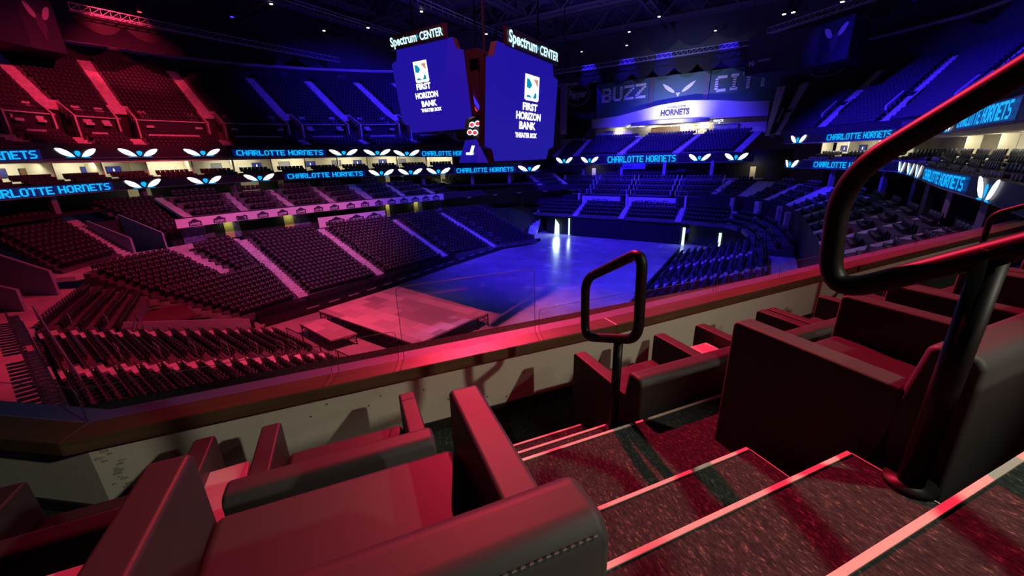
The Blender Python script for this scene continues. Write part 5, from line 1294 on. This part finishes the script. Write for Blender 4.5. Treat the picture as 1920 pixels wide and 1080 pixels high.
for i, (x, y, z) in enumerate(((-38.5, 97.2, 34.6), (-29.5, 96.9, 34.8), (-21.6, 96.7, 34.8), (-9.5, 96.5, 34.9))):
    spot('blue_truss_glow', (x, y - 1.5, z + 2.2), (x, y + .6, z - .2), 4000, BLUE, 60, .8, .1)
# corner screen boxes with the insect emblem
def corner_box(plan, z0, z1, label, fidx, emblem_mat, extra=None):
    c = sum((Vector(p) for p in plan), Vector((0, 0))) / len(plan); r = empty('corner_screen_box', (c.x, c.y, z0), 0, label, 'screen box')
    mb = MB(); mb.prism([Vector((*p, z0)) for p in plan], (0, 0, z1 - z0)); child(mb, 'housing', mat('dark panel ' + label[:12], (.018, .016, .04), .6), r)
    a, b = Vector((*plan[fidx], 0)), Vector((*plan[fidx + 1], 0)); e = (b - a); L = e.length; e.normalize(); n = Vector((e.y, -e.x, 0)) * .06; H = z1 - z0; m_ = (a + b) / 2 + n
    W = min(L * .36, H * .36)
    for sd in (-1, 1):
        mb = MB(); w_ = wing_shape(lambda x, y: m_ + e * (x * W) + Vector((0, 0, z0 + H * (.56 + y * .30))), sd); mb.add(w_, [tuple(range(len(w_)))]); child(mb, 'emblem_wing', emblem_mat, r)
    mb = MB(); mb.add([m_ + e * (x * W) + Vector((0, 0, z0 + H * z)) for x, z in ((-.34, .60), (-.12, .70), (.12, .70), (.34, .60), (.38, .46), (.12, .30), (0, .16), (-.12, .30), (-.38, .46))], [tuple(range(9))]); child(mb, 'emblem_body', mat('dim emblem body', (.06, .05, .10), .6), r)
    for z in (z1,):
        for p in plan[:2]: mb = MB(); mb.bar((p[0], p[1], z), (p[0], p[1], 43.9), .06); child(mb, 'hanging_cable', 'black', r)
    if extra: extra(r)
pink = mat('pale emblem print', (.50, .46, .52), .6)
corner_box([(-77, 13.4), (-79.0, 16.6), (-80.2, 19.9), (-90, 20), (-88, 11)], 29.3, 35.2, 'dark corner screen box with a pale winged insect, top left', 1, pink)
def novant(r):
    a, b = Vector((-5.0, 80.0, 27.2)), Vector((4.0, 78.6, 27.2)); e = (b - a).normalized(); n = Vector((e.y, -e.x, 0)) * .07; p = a + n + e * .9 + Vector((0, 0, .75))
    mb = MB(); put_text(mb, 'N:', p, e * .8, (0, 0, .75), .03); child(mb, 'sponsor_initial', 'signgrey', r); mb = MB(); put_text(mb, 'NOVANT', p + e * 1.6 + Vector((0, 0, .25)), e * 1.7, (0, 0, .28), .02); child(mb, 'sponsor_lettering', 'signgrey', r)
corner_box([(-5.0, 80.0), (4.0, 78.6), (7.2, 74.8), (10, 82), (-2, 86)], 26.4, 31.6, 'dark corner screen box with a blue-lit winged insect, top right', 1, pink, novant)
oval_sign((6.2, 88.0, 27.4), (4.6, -2.2, 0), (0, 0, 2.6), 'dim oval soft drink sign below the right corner screen box')

# catwalks under the roof, left side
for x, y0, y1, lab in ((-67.5, 24, 80, 'long catwalk with pale rails hanging under the roof on the left'), (-51.0, 34, 92, 'second catwalk with pale rails under the roof, above the scoreboard sign')):
    r = empty('roof_catwalk', (x, (y0 + y1) / 2, 38.2), 0, lab, 'catwalk', 'catwalks under the roof'); L = y1 - y0
    mb = MB(); mb.obox((-.6, -L / 2, 0), (1.2, 0, 0), (0, L, 0), (0, 0, .1)); mb.build('walkway', M['truss'], r)
    for sx in (-.6, .6):
        mb = MB(); mb.bar((sx, -L / 2, 1.1), (sx, L / 2, 1.1), .10); mb.bar((sx, -L / 2, .55), (sx, L / 2, .55), .06)
        for k in range(int(L / 3) + 1): y = -L / 2 + k * 3; mb.bar((sx, y, .1), (sx, y, 1.1), .06)
        mb.build('side_rail', M['fascia'], r)
    mb = MB()
    for k in range(int(L / 6) + 1):
        for sx in (-.6, .6): y = -L / 2 + k * 6; mb.bar((sx, y, 1.1), (sx, y, 5.7), .05)
    mb.build('hanger_rods', M['truss'], r)
# ---------------------------------------------------------------- seats
def seat_geo(kind):
    mb = MB()
    if kind == 'upper':
        mb.obox((-.23, -.06, .30), (.46, 0, 0), (0, -.06, 0), (0, -.05, .50))
        mb.obox((-.22, -.02, .26), (.44, 0, 0), (0, .12, 0), (0, .06, .30))
    elif kind == 'loge':
        mb.obox((-.26, -.10, .34), (.52, 0, 0), (0, -.10, 0), (0, -.06, .52))
        mb.obox((-.26, -.10, .20), (.52, 0, 0), (0, .44, 0), (0, 0, .22))
    else:
        # back shell, tipped-up seat pan, two arm brackets and a beam
        mb.add([(-.245, -.05, .28), (.245, -.05, .28), (.245, -.10, .28), (-.245, -.10, .28), (-.235, -.14, .84), (.235, -.14, .84), (.235, -.18, .82), (-.235, -.18, .82)],
               [(0, 3, 2, 1), (4, 5, 6, 7), (0, 1, 5, 4), (1, 2, 6, 5), (2, 3, 7, 6), (3, 0, 4, 7)])
        mb.obox((-.20, -.03, .34), (.40, 0, 0), (0, .09, 0), (0, .06, .36))
        for sx in (-.255, .215): mb.obox((sx, -.10, .05), (.04, 0, 0), (0, .05, 0), (0, .0, .50)); mb.obox((sx, -.12, .54), (.04, 0, 0), (0, .26, 0), (0, .0, .04))
    return np.array(mb.v), mb.f
def seat_visible(p):
    v = p - EYE; d = Vector(v)
    return d
GEO = {k: seat_geo(k) for k in ('lower', 'upper', 'loge')}
cam = SC.camera; mw = cam.matrix_world
cx, cu, cf = Vector(mw.col[0][:3]), Vector(mw.col[1][:3]), -Vector(mw.col[2][:3])
def pix(p):
    v = p - EYE; z = v.dot(cf)
    if z < .1: return None
    return 960 + FPX * v.dot(cx) / z, 540 - FPX * v.dot(cu) / z, z
def ledge_y(x):
    return 752 - max(0, x - 150) * .1835 if x > 150 else 745
cand = []
for i, s in enumerate(SEATS):
    if s[7] != 'lower': continue
    q = pix(s[0] + Vector((0, 0, .6)))
    if q and -5 < q[0] < 1925 and 0 < q[1] < ledge_y(q[0]) - 2: cand.append((q[2], i))
cand.sort(); own = set(i for _, i in cand[:300])
seat_me = None
def seat_mesh(kind):
    v, f = GEO[kind]; me = bpy.data.meshes.new('stadium_seat'); me.from_pydata([tuple(x) for x in v], [], f); me.materials.append(M['seat']); return me
seat_me = seat_mesh('lower')
rest = {'lower': [], 'upper': [], 'loge': []}
for i, (p, ang, phrase, row, nrow, j, cnt, kind) in enumerate(SEATS):
    if i in own:
        o = bpy.data.objects.new('stadium_seat', seat_me); o.location = p; o.rotation_euler = (0, 0, ang - math.pi / 2); COL.objects.link(o)
        left = j + 1
        tag(o, 'dark seat, %s from left, %s row up, %s' % (ORD[min(left, 25)], ORD[min(row + 1, 25)], phrase), 'stadium seat', 'folding seats ' + phrase)
    else: rest[kind].append((p, ang))
for kind, nm, m, lab in (('lower', 'stadium_seats', 'seat', 'rows of dark folding seats filling the lower bowl'),
                         ('upper', 'upper_deck_seats', 'seatup', 'rows of seats filling both upper decks under the roof'),
                         ('loge', 'loge_seats', 'seat', 'dark padded chairs in the loge boxes and suites')):
    v, f = GEO[kind]; L = rest[kind]; n = len(L); nv = len(v)
    ang = np.array([a - math.pi / 2 for _, a in L]); P = np.array([tuple(p) for p, _ in L]); c, s = np.cos(ang), np.sin(ang)
    X = v[None, :, 0] * c[:, None] - v[None, :, 1] * s[:, None] + P[:, 0:1]
    Y = v[None, :, 0] * s[:, None] + v[None, :, 1] * c[:, None] + P[:, 1:2]
    Z = np.broadcast_to(v[None, :, 2], X.shape) + P[:, 2:3]
    V = np.stack([X, Y, Z], -1).reshape(-1, 3)
    F = (np.array(f)[None] + (np.arange(n) * nv)[:, None, None]).reshape(-1, 4)
    me = bpy.data.meshes.new(nm); me.vertices.add(len(V)); me.vertices.foreach_set('co', V.ravel())
    me.loops.add(F.size); me.loops.foreach_set('vertex_index', F.ravel().astype(np.int32))
    me.polygons.add(len(F)); me.polygons.foreach_set('loop_start', (np.arange(len(F)) * 4).astype(np.int32)); me.polygons.foreach_set('loop_total', np.full(len(F), 4, np.int32))
    me.update(calc_edges=True); me.materials.append(M[m])
    o = bpy.data.objects.new(nm, me); COL.objects.link(o); tag(o, lab, 'seats', None, 'stuff')
